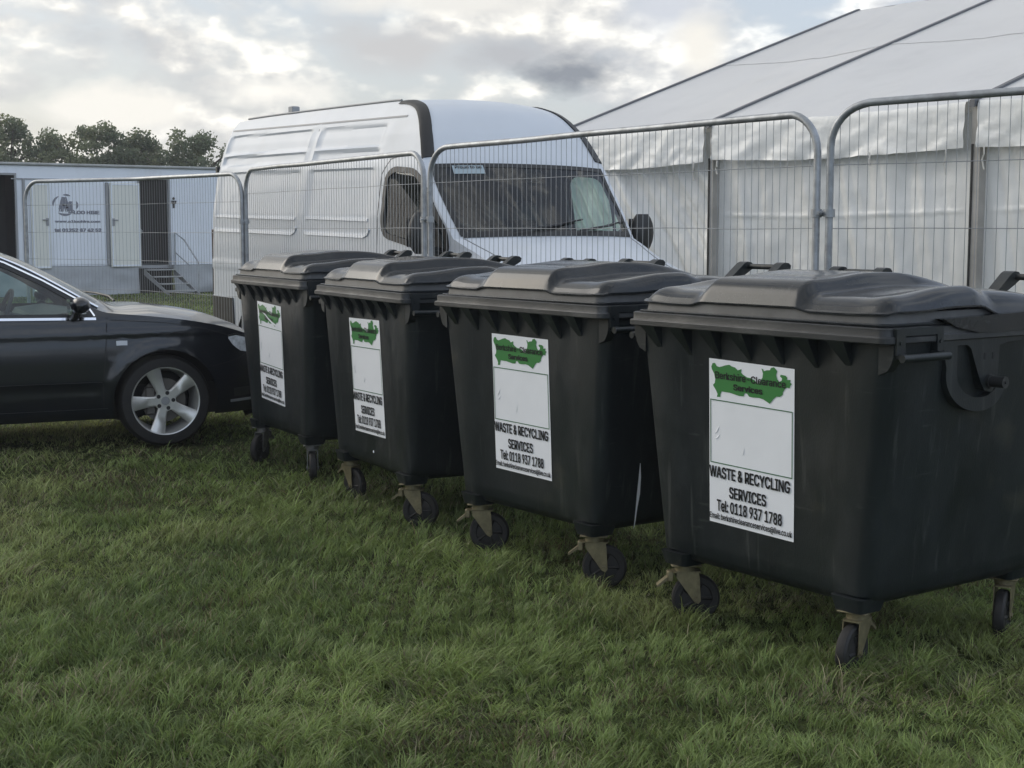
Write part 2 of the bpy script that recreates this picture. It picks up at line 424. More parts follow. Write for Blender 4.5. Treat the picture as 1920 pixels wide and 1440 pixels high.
# ================================================================== GROUND
def build_ground():
    xs = sorted(set([round(v, 3) for v in np.arange(-14, 12.01, .25)] + [-600, -300, -160, -90, -60, -45, -35, -28, -22, -18, -16, 14, 17, 22, 30, 45, 80, 160, 300, 600]))
    ys = sorted(set([round(v, 3) for v in np.arange(0, 24.01, .25)] + [-300, -100, -40, -15, -6, -3, -1.5, 26, 30, 34, 38, 45, 55, 70, 100, 160, 300, 600]))
    P = [[(x, y, ground_z(x, y) + (.012 * (mnoise.noise((x * .8, y * .8, 0))) if abs(x) < 20 and 0 < y < 30 else 0)) for y in ys] for x in xs]
    mb = MB().grid(P)
    m = bpy.data.materials.new('field_soil'); m.use_nodes = True
    t = m.node_tree; b = t.nodes['Principled BSDF']; b.inputs['Roughness'].default_value = .95; b.inputs['Specular IOR Level'].default_value = .1
    tc = t.nodes.new('ShaderNodeTexCoord')
    def nz(s, d, r=.6):
        x = t.nodes.new('ShaderNodeTexNoise'); x.inputs['Scale'].default_value = s; x.inputs['Detail'].default_value = d; x.inputs['Roughness'].default_value = r
        t.links.new(tc.outputs['Object'], x.inputs['Vector']); return x.outputs['Fac']
    def rp(f, stops):
        r = t.nodes.new('ShaderNodeValToRGB'); e = r.color_ramp.elements
        while len(e) < len(stops): e.new(.5)
        for q, (p, c) in zip(e, stops): q.position = p; q.color = (*c, 1)
        t.links.new(f, r.inputs[0]); return r.outputs[0]
    c1 = rp(nz(1.1, 8), [(.3, (.042, .055, .020)), (.5, (.066, .084, .030)), (.7, (.088, .090, .044))])
    c2 = rp(nz(28, 6), [(.35, (.35, .35, .35)), (.65, (1.1, 1.1, 1.1))])
    mx = t.nodes.new('ShaderNodeMix'); mx.data_type = 'RGBA'; mx.blend_type = 'MULTIPLY'; mx.inputs[0].default_value = 1
    A = [i for i in mx.inputs if i.type == 'RGBA']; t.links.new(c1, A[0]); t.links.new(c2, A[1])
    t.links.new([o for o in mx.outputs if o.type == 'RGBA'][0], b.inputs['Base Color'])
    bp = t.nodes.new('ShaderNodeBump'); bp.inputs['Strength'].default_value = .9; bp.inputs['Distance'].default_value = .05
    t.links.new(nz(22, 6), bp.inputs['Height']); t.links.new(bp.outputs[0], b.inputs['Normal'])
    MAT['field_soil'] = m
    o = mb.build('ground', 'field_soil', smooth=60)
    tag(o, 'level grassy field that everything stands on', 'ground', kind='structure')
    return o
build_ground()

# ================================================================== WASTE BINS
BW, ZT, ZB = 1.335, 1.2736, 1.2184           # rim width, rim top, rim bottom
DEP = 1.16
EMBLEM = [(.02, .06), ]
def emblem_outline():
    px = [(130,150),(138,125),(155,122),(168,145),(185,152),(205,148),(228,140),(258,135),(275,147),(300,155),(318,175),(345,165),(342,190),(355,205),(370,215),(385,225),(405,228),(440,245),(455,268),(475,266),(485,240),(495,225),(498,195),(488,160),(500,165),(505,180),(525,172),(548,172),(555,155),(578,150),(590,165),(600,178),(592,205),(600,235),(615,255),(632,245),(635,230),(620,215),(625,203),(660,210),(672,225),(668,240),(695,240),(692,260),(705,268),(692,285),(690,300),(670,295),(655,305),(640,330),(640,345),(620,362),(595,360),(575,375),(560,395),(547,412),(530,400),(500,380),(470,370),(430,368),(400,362),(385,340),(370,338),(360,360),(330,358),(290,345),(262,335),(225,330),(205,325),(195,345),(195,365),(170,365),(175,345),(165,320),(150,295),(142,280),(155,265),(158,240),(150,200),(135,170)]
    return [H2uv(p) for p in px]
# homography from the sticker as it is seen to its own width x height
def homography(src, dst):
    A = []; b = []
    for (x, y), (u, v) in zip(src, dst):
        A.append([x, y, 1, 0, 0, 0, -u * x, -u * y]); b.append(u)
        A.append([0, 0, 0, x, y, 1, -v * x, -v * y]); b.append(v)
    h = np.linalg.solve(np.array(A, float), np.array(b, float)); return np.append(h, 1).reshape(3, 3)
_H = homography([(112, 88), (722, 163), (717, 1392), (122, 1243)], [(0, 0), (1, 0), (1, 1), (0, 1)])
def H2uv(p):
    q = _H @ np.array([p[0], p[1], 1.0]); return (q[0] / q[2], q[1] / q[2])
ST_W, ST_H, ST_Z1 = .4464, .6493, 1.1042
def yfront(z): return .0619 + (ST_Z1 - z) * .0445
def hw(z): return .643 - (1.2 - z) * .115
def yrear(z): return 1.115 - (1.2 - z) * .05

def body_ring(z, inset=0.0):
    w = hw(z) - inset; f = yfront(z) + inset; r = yrear(z) - inset; c = .058; pr = .011 if inset == 0 else .004
    pts = []
    # front, left to right; outer strips stand proud of the middle panel
    pts += [(-w + c, f - pr), (-.395, f - pr), (-.378, f), (.378, f), (.395, f - pr), (w - c, f - pr)]
    for k in range(1, 7):
        a = -math.pi / 2 + k / 6 * math.pi / 2; pts.append((w - c + c * math.cos(a), f - pr + c + c * math.sin(a)))
    pts += [(w, .45), (w, .75)]
    for k in range(0, 7):
        a = k / 6 * math.pi / 2; pts.append((w - c + c * math.cos(a), r - c + c * math.sin(a)))
    for k in range(0, 7):
        a = math.pi / 2 + k / 6 * math.pi / 2; pts.append((-w + c + c * math.cos(a), r - c + c * math.sin(a)))
    pts += [(-w, .75), (-w, .45)]
    for k in range(0, 6):
        a = math.pi + k / 6 * math.pi / 2; pts.append((-w + c + c * math.cos(a), f - pr + c + c * math.sin(a)))
    return [(x, y, z) for x, y in pts]
def rrect(x0, x1, y0, y1, c, z, n=5):
    p = []
    for (cx, cy, a0) in ((x1 - c, y0 + c, -90), (x1 - c, y1 - c, 0), (x0 + c, y1 - c, 90), (x0 + c, y0 + c, 180)):
        for k in range(n + 1):
            a = R(a0 + 90 * k / n); p.append((cx + c * math.cos(a), cy + c * math.sin(a), z))
    return p
def rim_ring(i, z): return rrect(-BW / 2 + i, BW / 2 - i, i, DEP - i, .035, z)

def lid_lip(x, y):
    hump = smooth(.315, .235, abs(x + .035))
    front = smooth(.35, .1, y)
    z = 1.313 + .014 * hump * front
    side = smooth(.45, .62, abs(x))
    z += side * (.012 * smooth(.0, .1, y) + .010 * smooth(.2, .42, y)) * (1 - smooth(.53, .66, y))
    z -= side * .012 * smooth(.55, .66, y)
    return z
LX, LY0, LY1 = .643, .040, 1.118
def lid_top(x, y):
    d = min(LX - abs(x), y - LY0, LY1 - y)
    sx = LX - abs(x)
    def rise(t, w): 
        t = min(1, max(0, t / w)); return 1 - (1 - t) ** 3.2
    A = rise(y - LY0 - .012, .12) * rise(sx - .012, .10) * rise(LY1 - y, .35)
    base = .053 + .022 * smooth(.1, .5, y) - .02 * smooth(.65, 1.1, y)
    hump = smooth(.285, .228, abs(x + .035)) * rise(y - LY0 - .010, .16) * (1 - smooth(.55, 1.06, y) * .85)
    h = A * base + hump * (.042 + .012 * smooth(.1, .45, y))
    # small raised plate on the crown of the lid
    h += .005 * smooth(.20, .185, abs(x + .035)) * smooth(.20, .215, y) * smooth(.48, .465, y)
    return lid_lip(x, y) + h

def bin_parts():
    P = {}
    # tub
    mb = MB()
    zs = [1.235, 1.1, .9, .7, .5, .36, .31]
    rings = [body_ring(z) for z in zs] + [body_ring(.285, .012), body_ring(.268, .035), body_ring(.262, .075)]
    mb.loft(rings, False, True)
    for k in range(7):                                   # ribs that carry the rim, front and back
        xt = -.517 + .164 * k
        for s in (0, 1):
            f = (lambda z: yfront(z) - .001) if s == 0 else (lambda z: yrear(z) + .001)
            sg = -1 if s == 0 else 1
            za, zb = 1.2195, 1.112
            mb.add([(xt - .095, f(za), za), (xt + .012, f(za), za), (xt - .07, f(za) + sg * .052, za), (xt + .010, f(za) + sg * .052, za), (xt + .012, f(zb), zb), (xt - .002, f(zb), zb)],
                   [(0, 2, 5), (2, 3, 4, 5), (3, 1, 4), (0, 1, 3, 2), (0, 5, 4, 1)])
    for sx in (-1, 1):                                    # corner gussets under the rim
        for (ya, yb) in ((yfront(1.2) - .012, yfront(1.2) + .03), (yrear(1.2) - .03, yrear(1.2) + .012)):
            poly = [(sx * .60, 1.219), (sx * .664, 1.219), (sx * .664, 1.180), (sx * .655, 1.150), (sx * .638, 1.125), (sx * .60, 1.11)]
            mb.prism(poly if sx > 0 else poly[::-1], 1, ya, yb)
        for cy in (.145, 1.015):                            # caster pads moulded in the floor
            q = [(.345, .30, -.055), (.345, .30, .06)]
            mb.loft([rrect(sx * .455 - .075, sx * .455 + .075, cy - .075, cy + .075, .02, .30), rrect(sx * .455 - .062, sx * .455 + .062, cy - .062, cy + .062, .02, .246)], True, True)
    P['tub'] = mb, 'bin_plastic'
    # rim
    mb = MB()
    mb.loft([rim_ring(.075, 1.196), rim_ring(.066, 1.216), rim_ring(.004, ZB), rim_ring(0, ZB + .004), rim_ring(0, 1.240), rim_ring(.003, 1.2435), rim_ring(.009, 1.2445), rim_ring(.010, 1.248),
             rim_ring(.010, ZT - .003), rim_ring(.014, ZT), rim_ring(.06, ZT)])
    P['rim'] = mb, 'rim_plastic'
    # lid
    mb = MB()
    mb.loft([rrect(-.640, .640, .026, DEP - .02, .04, ZT + .001), rrect(-.640, .640, .026, DEP - .02, .04, ZT + .006), rrect(-.637, .637, .029, DEP - .023, .04, ZT + .009),
             rrect(-.626, .626, .042, DEP - .05, .05, ZT + .0095)], True, True)
    mb.cur = 1
    mb.loft([rrect(-.622, .622, .046, DEP - .05, .05, ZT + .0085), rrect(-.618, .618, .052, DEP - .06, .05, ZT + .045)], False, True)
    mb.cur = 0
    xs = sorted(set(list(np.linspace(-LX, LX, 121)) + [-LX + .012, -LX + .025, -LX + .04, LX - .012, LX - .025, LX - .04]))
    ys = sorted(set(list(np.linspace(LY0, LY1, 67)) + [LY0 + .01, LY0 + .03, LY1 - .01]))
    G = []
    for x in xs:
        row = []
        for y in ys:
            # round the corners of the outline
            cx, cy = x, y; r_ = .06
            ex = abs(x) - (LX - r_); ey = max((LY0 + r_) - y, y - (LY1 - r_))
            if ex > 0 and ey > 0:
                l = math.hypot(ex, ey); m = max(ex, ey); k = m / l if l > 0 else 1
                cx = math.copysign(LX - r_ + ex * k, x); cy = (LY0 + r_ - ey * k) if y < .5 else (LY1 - r_ + ey * k)
            row.append((cx, cy, lid_top(x, y)))
        G.append(row)
    mb.grid(G)
    n, m_ = len(xs), len(ys)
    edge = [G[i][0] for i in range(n)] + [G[-1][j] for j in range(1, m_)] + [G[i][-1] for i in range(n - 2, -1, -1)] + [G[0][j] for j in range(m_ - 2, 0, -1)]
    low = [(x, y, z - .006) for x, y, z in edge]
    inn = [(x * .965, .58 + (y - .58) * .96, z - .004) for x, y, z in edge]
    inn2 = [(x * .955, .58 + (y - .58) * .95, z - .002) for x, y, z in edge]
    mb.loft([edge, low, inn, inn2])
    for sx in (-1, 1):                                    # rear flange that wraps over the side of the rim
        poly = [(.30, 1.2935), (.64, 1.3005), (1.135, 1.311), (1.135, 1.252), (.66, 1.236), (.5, 1.239), (.38, 1.262)]
        a, b = (.628, .670) if sx > 0 else (-.670, -.628)
        mb.prism(poly, 0, a, b)
    P['lid'] = mb, ['lid_plastic', 'lid_dust_lit']
    # hinge handles
    mb = MB()
    for s in (0,):
        for xx in (-.125, .125):
            poly = [(1.02, 1.335), (1.06, 1.335), (1.165, 1.385), (1.20, 1.405), (1.205, 1.425), (1.19, 1.437), (1.165, 1.440), (1.145, 1.432)]
            mb.prism(poly, 0, xx - .026, xx + .026)
        mb.cyl((-.11, 1.178, 1.417), (.11, 1.178, 1.417), .013, 14)
        mb.box((-.146, 1.10, 1.24), (.146, 1.18, 1.30))
        mb.box((-.03, 1.10, 1.295), (.03, 1.17, 1.345))
    P['hinge_handle'] = mb, 'bin_plastic'
    # carrying handle on the side (built for +x)
    mb = MB(); X = .667
    mb.prism([(.05, 1.272), (.30, 1.272), (.30, 1.187), (.268, 1.187), (.266, 1.246), (.098, 1.246), (.096, 1.178), (.05, 1.182)], 0, X - .035, X + .006)
    for y in (.072, .283): mb.box((X - .03, y - .016, 1.166), (X + .035, y + .016, 1.186), ch=.004)
    mb.cyl((X + .028, .052, 1.172), (X + .028, .302, 1.172), .014, 14)
    for y in (.072, .283): mb.cyl((X + .004, y, 1.222), (X + .010, y, 1.222), .007, 10)
    P['side_handle'] = mb, 'bin_plastic'
    # lifting lug with trunnion
    mb = MB(); X = .64
    mb.prism([(.285, 1.2435), (.80, 1.2515), (.80, 1.204), (.68, 1.199), (.640, 1.19), (.632, 1.05), (.60, 1.02), (.56, 1.03), (.535, 1.06), (.475, 1.185), (.455, 1.199), (.285, 1.200)], 0, X - .05, X + .018)
    # bowed guard round the peg
    out = []; inn = []
    for k in range(21):
        t = k / 20
        a = R(172 + 160 * t)
        cy, cz = .545, 1.10
        out.append((cy + (.215 - .04 * smooth(.4, 1, t)) * math.cos(a) * (.93), cz + .145 * math.sin(a) * 1.0))
        inn.append((cy + (.150 - .02 * smooth(.4, 1, t)) * math.cos(a) * .93, cz + .095 * math.sin(a)))
    out = [(.325, 1.205)] + out; inn = [(.405, 1.205)] + inn
    rings = [[(.55, o[0], o[1]), (X + .012, o[0], o[1]), (X + .012, i[0], i[1]), (.55, i[0], i[1])] for o, i in zip(out, inn)]
    mb.loft(rings, True, True)
    P['lifting_lug'] = mb, 'bin_plastic'
    mb = MB()
    mb.cyl((X - .02, .588, 1.062), (X + .028, .588, 1.062), .026, 20); mb.cyl((X + .028, .588, 1.062), (X + .085, .588, 1.062), .021, 20)
    mb.cyl((X + .085, .588, 1.062), (X + .090, .588, 1.062), .006, 8)
    P['trunnion'] = mb, 'bin_metal'
    mb = MB()
    y = .555
    mb.prism([(y - .006, 1.142), (y + .006, 1.142), (y + .006, 1.166), (y - .006, 1.166)], 0, X + .0165, X + .0195)
    P['slot'] = mb, 'dark_lining'
    # sticker, on its own plane: x across, z up, y = -thickness
    mb = MB(); N, K = 14, 20
    P['label'] = mb, 'sticker_white'
    def wob(u, v):
        return -.0015 - .0012 * max(0, mnoise.noise((u * 2.2, v * 3.1, 4.4))) 
    mb.grid([[(-ST_W / 2 + ST_W * i / N, wob(i / N, j / K), -ST_H * j / K) for j in range(K + 1)] for i in range(N + 1)])
    # two creases in the film
    def pl(u, v, off=.0040): return (-ST_W / 2 + u * ST_W, -off, -v * ST_H)
    for (a, b, w) in (((.06, .46), (.13, .40), .006), ((.06, .49), (.14, .45), .005), ((.40, .56), (.43, .50), .008)):
        mb.add([pl(a[0], a[1], .002), pl(b[0], b[1], .002), pl((a[0] + b[0]) / 2 + w, (a[1] + b[1]) / 2 + w, .0048), pl((a[0] + b[0]) / 2 - w, (a[1] + b[1]) / 2 - w, .0020)], [(0, 2, 1), (0, 1, 3)])
    # emblem
    mb = MB(); o = emblem_outline()
    mb.add([pl(u, v, .0034) for u, v in o], [tuple(range(len(o)))])
    P['emblem'] = mb, 'ink_green'
    mb = MB(); c = [H2uv(p) for p in ((117, 378), (705, 465), (702, 943), (115, 825))]
    u0 = .015; u1 = .985; v0 = (c[0][1] + c[1][1]) / 2; v1 = (c[2][1] + c[3][1]) / 2; t = .009; tv = t * ST_W / ST_H
    for (a, b, cc, d) in ((u0, u1, v0, v0 + tv), (u0, u1, v1 - tv, v1), (u0, u0 + t, v0 + tv, v1 - tv), (u1 - t, u1, v0 + tv, v1 - tv)):
        mb.add([pl(a, cc, .0034), pl(b, cc, .0034), pl(b, d, .0034), pl(a, d, .0034)], [(0, 1, 2, 3)])
    P['frame_line'] = mb, 'ink_frame'
    def tx(name, s, pl_, pr, pt, bold, off=.0044):
        mb = MB()
        a = H2uv(pl_); b = H2uv(pr); tt = H2uv(pt)
        vb = (a[1] + b[1]) / 2; vt = vb - (a[1] - tt[1])
        text_fit(mb, s, a[0], b[0], vb, vt, lambda u, v, l: pl(u, v, off + l), bold)
        P[name] = mb, 'ink_black'
    tx('company_name', 'Berkshire-Clearance', (160, 236), (663, 296), (162, 186), .020)
    tx('company_name_end', 'Services', (288, 317), (497, 346), (290, 274), .036)
    tx('trade_line', 'WASTE & RECYCLING', (122, 930), (695, 1045), (122, 850), .030)
    tx('trade_line_end', 'SERVICES', (262, 1087), (525, 1140), (262, 1006), .030)
    tx('phone_line', 'Tel: 0118 937 1788', (176, 1172), (637, 1277), (176, 1092), .028)
    tx('email_line', 'Email: berkshireclearanceservices@live.co.uk', (127, 1216), (708, 1360), (127, 1176), .020)
    # casters: origin at the top plate, trailing towards +x, wheel radius .1
    off = .045; zh = -.146
    mb = MB()
    mb.box((-.062, -.055, -.006), (.062, .055, 0), ch=.002); mb.cyl((0, 0, -.03), (0, 0, -.006), .042, 20)
    mb.loft([rrect(-.052, .062, -.034, .034, .012, -.036), rrect(-.052, .062, -.034, .034, .012, -.030)], True, True)
    for s in (-1, 1):
        y0 = .030 * s; y1 = .034 * s
        poly = [(-.040, -.033), (.052, -.033), (.056, -.062), (off + .016, zh - .008), (off + .006, zh - .020), (off - .010, zh - .012), (-.038, -.058)]
        mb.prism(poly, 1, min(y0, y1), max(y0, y1))
        mb.cyl((off, y1, zh), (off, y1 + s * .006, zh), .010, 6)
    P['fork'] = mb, 'zinc_gold'
    mb = MB()
    mb.lathe([(.0, -.018), (.03, -.022), (.062, -.016), (.068, -.022), (.090, -.022), (.098, -.014), (.100, 0), (.098, .014), (.090, .022), (.068, .022), (.062, .016), (.03, .022), (0, .018)], (off, 0, zh), (0, 1, 0), 36)
    for k in range(5):
        a = k * 2 * math.pi / 5
        for s in (-1, 1): mb.bar((off + .02 * math.cos(a), s * .019, zh + .02 * math.sin(a)), (off + .065 * math.cos(a), s * .019, zh + .065 * math.sin(a)), .01)
    P['wheel'] = mb, 'rubber'
    mb = MB()
    mb.box((-.075, -.022, -.075), (-.050, .022, -.032), ch=.004); mb.prism([(-.075, -.07), (-.115, -.098), (-.118, -.09), (-.075, -.055)], 1, -.02, .02)
    P['brake_pedal'] = mb, 'zinc_gold'
    return P
_P = bin_parts()

def make_bin(label):
    t = thing('wheeled_bin', label, 'bin', group='four-wheeled waste bins lined up on the grass')
    mk = lambda n, par=t, nm=None: _P[n][0].build(nm or n, _P[n][1], par)
    mk('tub'); mk('rim'); mk('lid')
    h = mk('hinge_handle'); h.location = (-.455, .005, .0)
    h2 = copy_obj(h, t); h2.location = (.44, .005, .0)
    h = mk('side_handle'); h2 = copy_obj(h, t); h2.scale = (-1, 1, 1)
    l = mk('lifting_lug'); tr = mk('trunnion', l); sl = mk('slot', l); sl2 = copy_obj(sl, l); sl2.location = (0, .048, 0)
    l2 = copy_obj(l, t); l2.scale = (-1, 1, 1); copy_obj(tr, l2); copy_obj(sl, l2); copy_obj(sl2, l2)
    lb = mk('label', t, 'sticker'); lb.location = (0, yfront(ST_Z1), ST_Z1)
    lb.rotation_euler = (math.atan(.0445), 0, 0)
    mk('emblem', lb); mk('frame_line', lb); [mk(q, lb) for q in ('company_name', 'company_name_end', 'trade_line', 'trade_line_end', 'phone_line', 'email_line')]
    fk = None
    for i, (sx, y) in enumerate(((-1, .145), (1, .145), (1, 1.015), (-1, 1.015))):
        c = link('caster', None, t, (sx * .455, y, .246))
        if i == 0:
            fk = mk('fork', c); wh = mk('wheel', c); br = mk('brake_pedal', c)
        else:
            copy_obj(fk, c); copy_obj(wh, c)
            if i == 1: copy_obj(br, c)
    return t
def copy_tree(o, parent=None):
    c = o.copy(); COL.objects.link(c)
    if parent is not None: c.parent = parent
    for ch in list(o.children): copy_tree(ch, c)
    return c

BINS = [  # x, y, yaw, ground, sticker shift, sticker tilt, trailing headings of the four casters (front left, front right, rear right, rear left) in world degrees from +X
    (-1.6031, 9.3979, -1.0625, .010, -.0726, -.0393, (-112, -80, 30, 80), 'waste bin nearest the dark car, a white tear across the green map on its sticker'),
    (-.8735, 8.0819, -1.0893, -.006, -.0087, .0171, (-52, -14, 60, 10), 'waste bin second from the dark car, small white fleck low on its front'),
    (-.0124, 6.6878, -.9556, 0.0, -.0093, -.0076, (-4, -8, 20, 100), 'waste bin third from the dark car, standing directly beside the largest bin'),
    (.8618, 5.4252, -.9407, -.010, -.026, -.0208, (2, -128, -118, 40), 'largest waste bin, farthest from the car, its side handle and lifting peg in view'),
]
proto = make_bin(BINS[0][7])
bins = [proto] + [copy_tree(proto) for _ in range(3)]
for o, (x, y, a, z, sx, sr, heads, lab) in zip(bins, BINS):
    o.location = (x, y, z); o.rotation_euler = (0, 0, a); o['label'] = lab
    ci = 0
    for ch in o.children:
        k = ch.name.split('.')[0]
        if k == 'sticker':
            ch.location.x = sx + sr * -.3; ch.rotation_euler = (ch.rotation_euler[0], -sr, 0)
        elif k == 'caster':
            ch.rotation_euler = (0, 0, R(heads[ci]) - a); ci += 1
    for ch in o.children:
        if ch.name.split('.')[0] == 'lid':       # no two lids close quite alike
            ch.rotation_euler = (0, random.uniform(-.004, .004), random.uniform(-.004, .004)); ch.location = (random.uniform(-.004, .004), random.uniform(-.004, .002), random.uniform(0, .003))
# the farthest bin: dull casters, and a tear through the emblem
for ch in list(bins[0].children):
    k = ch.name.split('.')[0]
    if k == 'caster':
        for g in ch.children:
            if g.name.split('.')[0] in ('fork', 'brake_pedal'):
                g.data = g.data.copy(); g.data.materials[0] = MAT['zinc_dull']
    if k == 'sticker':
        mb = MB(); 
        pts = [(.22, .105), (.34, .125), (.48, .165), (.62, .195), (.78, .212), (.88, .21), (.76, .19), (.62, .172), (.48, .145), (.34, .11)]
        mb.add([(-ST_W / 2 + u * ST_W, -.0056, -v * ST_H) for u, v in pts], [tuple(range(len(pts)))])
        mb.add([(-ST_W / 2 + u * ST_W, -.0056, -v * ST_H) for u, v in ((.72, .262), (.99, .262), (.99, .272), (.72, .268))], [(0, 1, 2, 3)])
        tear = mb.build('tear', 'sticker_white', ch)
# second bin: white fleck of bird lime low on the front ; third: a thin white sliver on its side, seen in the gap
def side_sliver(o):
    mb = MB()
    prof = [(.565, .305, .308), (.50, .304, .318), (.42, .302, .320), (.36, .302, .312), (.30, .301, .308), (.265, .300, .302)]
    mb.grid([[(hw(z) + .0035, y0 if k == 0 else y1, z) for z, y0, y1 in prof] for k in (0, 1)])
    s = mb.build('side_sliver', 'sticker_white', o); return s
side_sliver(bins[2])
mb = MB(); mb.lathe([(0, -.002), (.006, -.0015), (.008, 0)], (.03, yfront(.36) - .001, .36), (0, 1, 0), 10); mb.build('fleck', 'sticker_white', bins[1])

# ================================================================== FENCE
FR = .019
def fence_panel(label, plan, ztops, wires_z, spacing=.049):
    """plan: 2 or 3 points (x, y) left to right; ztops: height of the top tube over them"""
    pts = [Vector((x, y)) for x, y in plan]
    seg = [(pts[i + 1] - pts[i]).length for i in range(len(pts) - 1)]; Lt = sum(seg)
    def at(s):
        s = min(max(s, 0), Lt); acc = 0
        for i, l in enumerate(seg):
            if s <= acc + l + 1e-9:
                k = (s - acc) / l; p = pts[i].lerp(pts[i + 1], k); return p.x, p.y, ztops[i] + (ztops[i + 1] - ztops[i]) * k
            acc += l
        p = pts[-1]; return p.x, p.y, ztops[-1]
    x0, y0, _ = at(Lt / 2)
    t = thing('site_fence', label, 'fence panel', (x0, y0, ground_z(x0, y0)), group='temporary mesh fence panels in a row')
    off = Vector((x0, y0, ground_z(x0, y0)))
    def W(s, z): x, y, _ = at(s); return Vector((x, y, z)) - off
    rb = .20; path = []
    xl, yl, zl = at(0); xr, yr, zr = at(Lt)
    path += [W(0, ground_z(xl, yl) + .01), W(0, .9), W(0, zl - rb)]
    for k in range(1, 8):
        a = k / 8 * math.pi / 2; path.append(W(rb * (1 - math.cos(a)), zl - rb + rb * math.sin(a)))
    acc = 0; n = 24
    for k in range(n + 1):
        s = rb + (Lt - 2 * rb) * k / n; path.append(W(s, at(s)[2] + .004 * mnoise.noise((s * 1.3, x0, 0))))
    for k in range(1, 8):
        a = math.pi / 2 * (1 - k / 8); path.append(W(Lt - rb * (1 - math.cos(a)), zr - rb + rb * math.sin(a)))
    path += [W(Lt, zr - rb), W(Lt, .9), W(Lt, ground_z(xr, yr) + .01)]
    mb = MB().tube(path, FR, 12)
    mb.build('tube_frame', 'galvanised', t)
    mb = MB().tube([W(FR, .22), W(Lt * .33, .22), W(Lt * .66, .22), W(Lt - FR, .22)], .014, 8)
    mb.build('bottom_rail', 'galvanised', t)
    # welded wires
    mb = MB(); N = int(Lt / spacing); r = .0017
    def topz(s):
        z = at(s)[2] - FR
        for e in (s, Lt - s):
            if e < rb: z -= rb - math.sqrt(max(0, rb * rb - (rb - e) ** 2))
        return z + FR * .5
    for k in range(1, N):
        s = Lt * k / N
        j = lambda q: .006 * mnoise.noise((s * 3.1 + x0 * 7, q, 2.0))
        mb.tube([W(s + j(0), .21), W(s + j(1.1), 1.2), W(s + j(1.8), 1.65), W(s, topz(s))], r, 4, caps=False)
    for z in wires_z:
        P_ = [W(FR + (Lt - 2 * FR) * k / 16, z + .006 * mnoise.noise((k * .4, z * 3, x0))) for k in range(17)]
        mb.tube(P_, r * 1.15, 4, caps=False)
    mb.build('wire_mesh', 'wire', t)
    return t
WZ = [1.907, 1.60, 1.29, .98, .67, .40]
fence_panel('panel right of the joint in front of the tent, running out of the picture', [(1.555, 7.2), (4.2, 4.99)], [2.194, 2.25], WZ)
fence_panel('shiny panel across the van windscreen, its right end by the tent wall', [(-.556, 10.0), (1.50, 7.24)], [2.137, 2.165], WZ)
fence_panel('panel along the side of the white van, behind the two far bins', [(-2.389, 13.2), (-.60, 10.05)], [2.121, 2.118], WZ)
fence_panel('bent panel with a kinked top tube in front of the toilet trailer', [(-5.13, 15.5), (-3.78, 14.73), (-2.426, 13.2)], [2.09, 2.09, 2.09], [1.84, 1.56, 1.28, .98, .67, .40])
def coupler(p, q, z, label):
    p = Vector((*p, z)); q = Vector((*q, z)); c = (p + q) / 2
    t = thing('fence_coupler', label, 'coupler', c, group='metal couplers joining the fence panels')
    mb = MB(); d = (q - p).normalized()
    for e in (p, q):
        mb.tube([e - c + Vector((0, 0, -.020)), e - c + Vector((0, 0, .020))], .028, 14)
    mb.tube([p - c, q - c], .016, 10)
    mb.build('clamp', 'galvanised', t)
    n = Vector((d.y, -d.x, 0)); n = n if n.y < 0 else -n
    mb = MB().cyl(n * .012, n * .045, .011, 6); mb.cyl(n * .045, n * .060, .006, 8); mb.build('bolt', 'galvanised', t)
coupler((1.50, 7.24), (1.555, 7.2), 1.674, 'metal clamp joining the two panels in front of the tent')
coupler((-.60, 10.05), (-.556, 10.0), 1.66, 'metal clamp on the fence posts in front of the van cab')
coupler((-2.426, 13.2), (-2.389, 13.2), 1.66, 'metal clamp on the fence posts near the rear of the van')

# ================================================================== shells for vehicles
def lerp_tab(tab, x):
    if x <= tab[0][0]: return tab[0][1]
    for (a, va), (b, vb) in zip(tab, tab[1:]):
        if x <= b:
            k = (x - a) / (b - a); return va + (vb - va) * k
    return tab[-1][1]
def srange(x, a, b, s): return smooth(a - s, a + s, x) * (1 - smooth(b - s, b + s, x))

def cut_polygon(bm, poly, axis, test):
    """split the faces that pass test() along a convex polygon in the two remaining axes, return the faces inside"""
    ax = [i for i in range(3) if i != axis]
    n = len(poly); cx = sum(p[0] for p in poly) / n; cy = sum(p[1] for p in poly) / n
    bb = (min(p[0] for p in poly) - .12, max(p[0] for p in poly) + .12, min(p[1] for p in poly) - .12, max(p[1] for p in poly) + .12)
    def near(f):
        c = f.calc_center_median(); return test(c) and bb[0] < c[ax[0]] < bb[1] and bb[2] < c[ax[1]] < bb[3]
    for i in range(n):
        a = Vector(poly[i]); b = Vector(poly[(i + 1) % n]); d = b - a; nn = Vector((d.y, -d.x)).normalized()
        no = Vector((0, 0, 0)); no[ax[0]] = nn.x; no[ax[1]] = nn.y
        co = Vector((0, 0, 0)); co[ax[0]] = a.x; co[ax[1]] = a.y
        fs = [f for f in bm.faces if near(f)]
        g = set(fs) | {e for f in fs for e in f.edges} | {v for f in fs for v in f.verts}
        bmesh.ops.bisect_plane(bm, geom=list(g), dist=1e-5, plane_co=co, plane_no=no)
    def inside(f):
        if not near(f): return False
        c = f.calc_center_median(); p = (c[ax[0]], c[ax[1]]); s0 = None
        for i in range(n):
            a = poly[i]; b = poly[(i + 1) % n]
            s = (b[0] - a[0]) * (p[1] - a[1]) - (b[1] - a[1]) * (p[0] - a[0])
            if s0 is None: s0 = s > 0
            elif (s > 0) != s0: return False
        return True
    return [f for f in bm.faces if inside(f)]
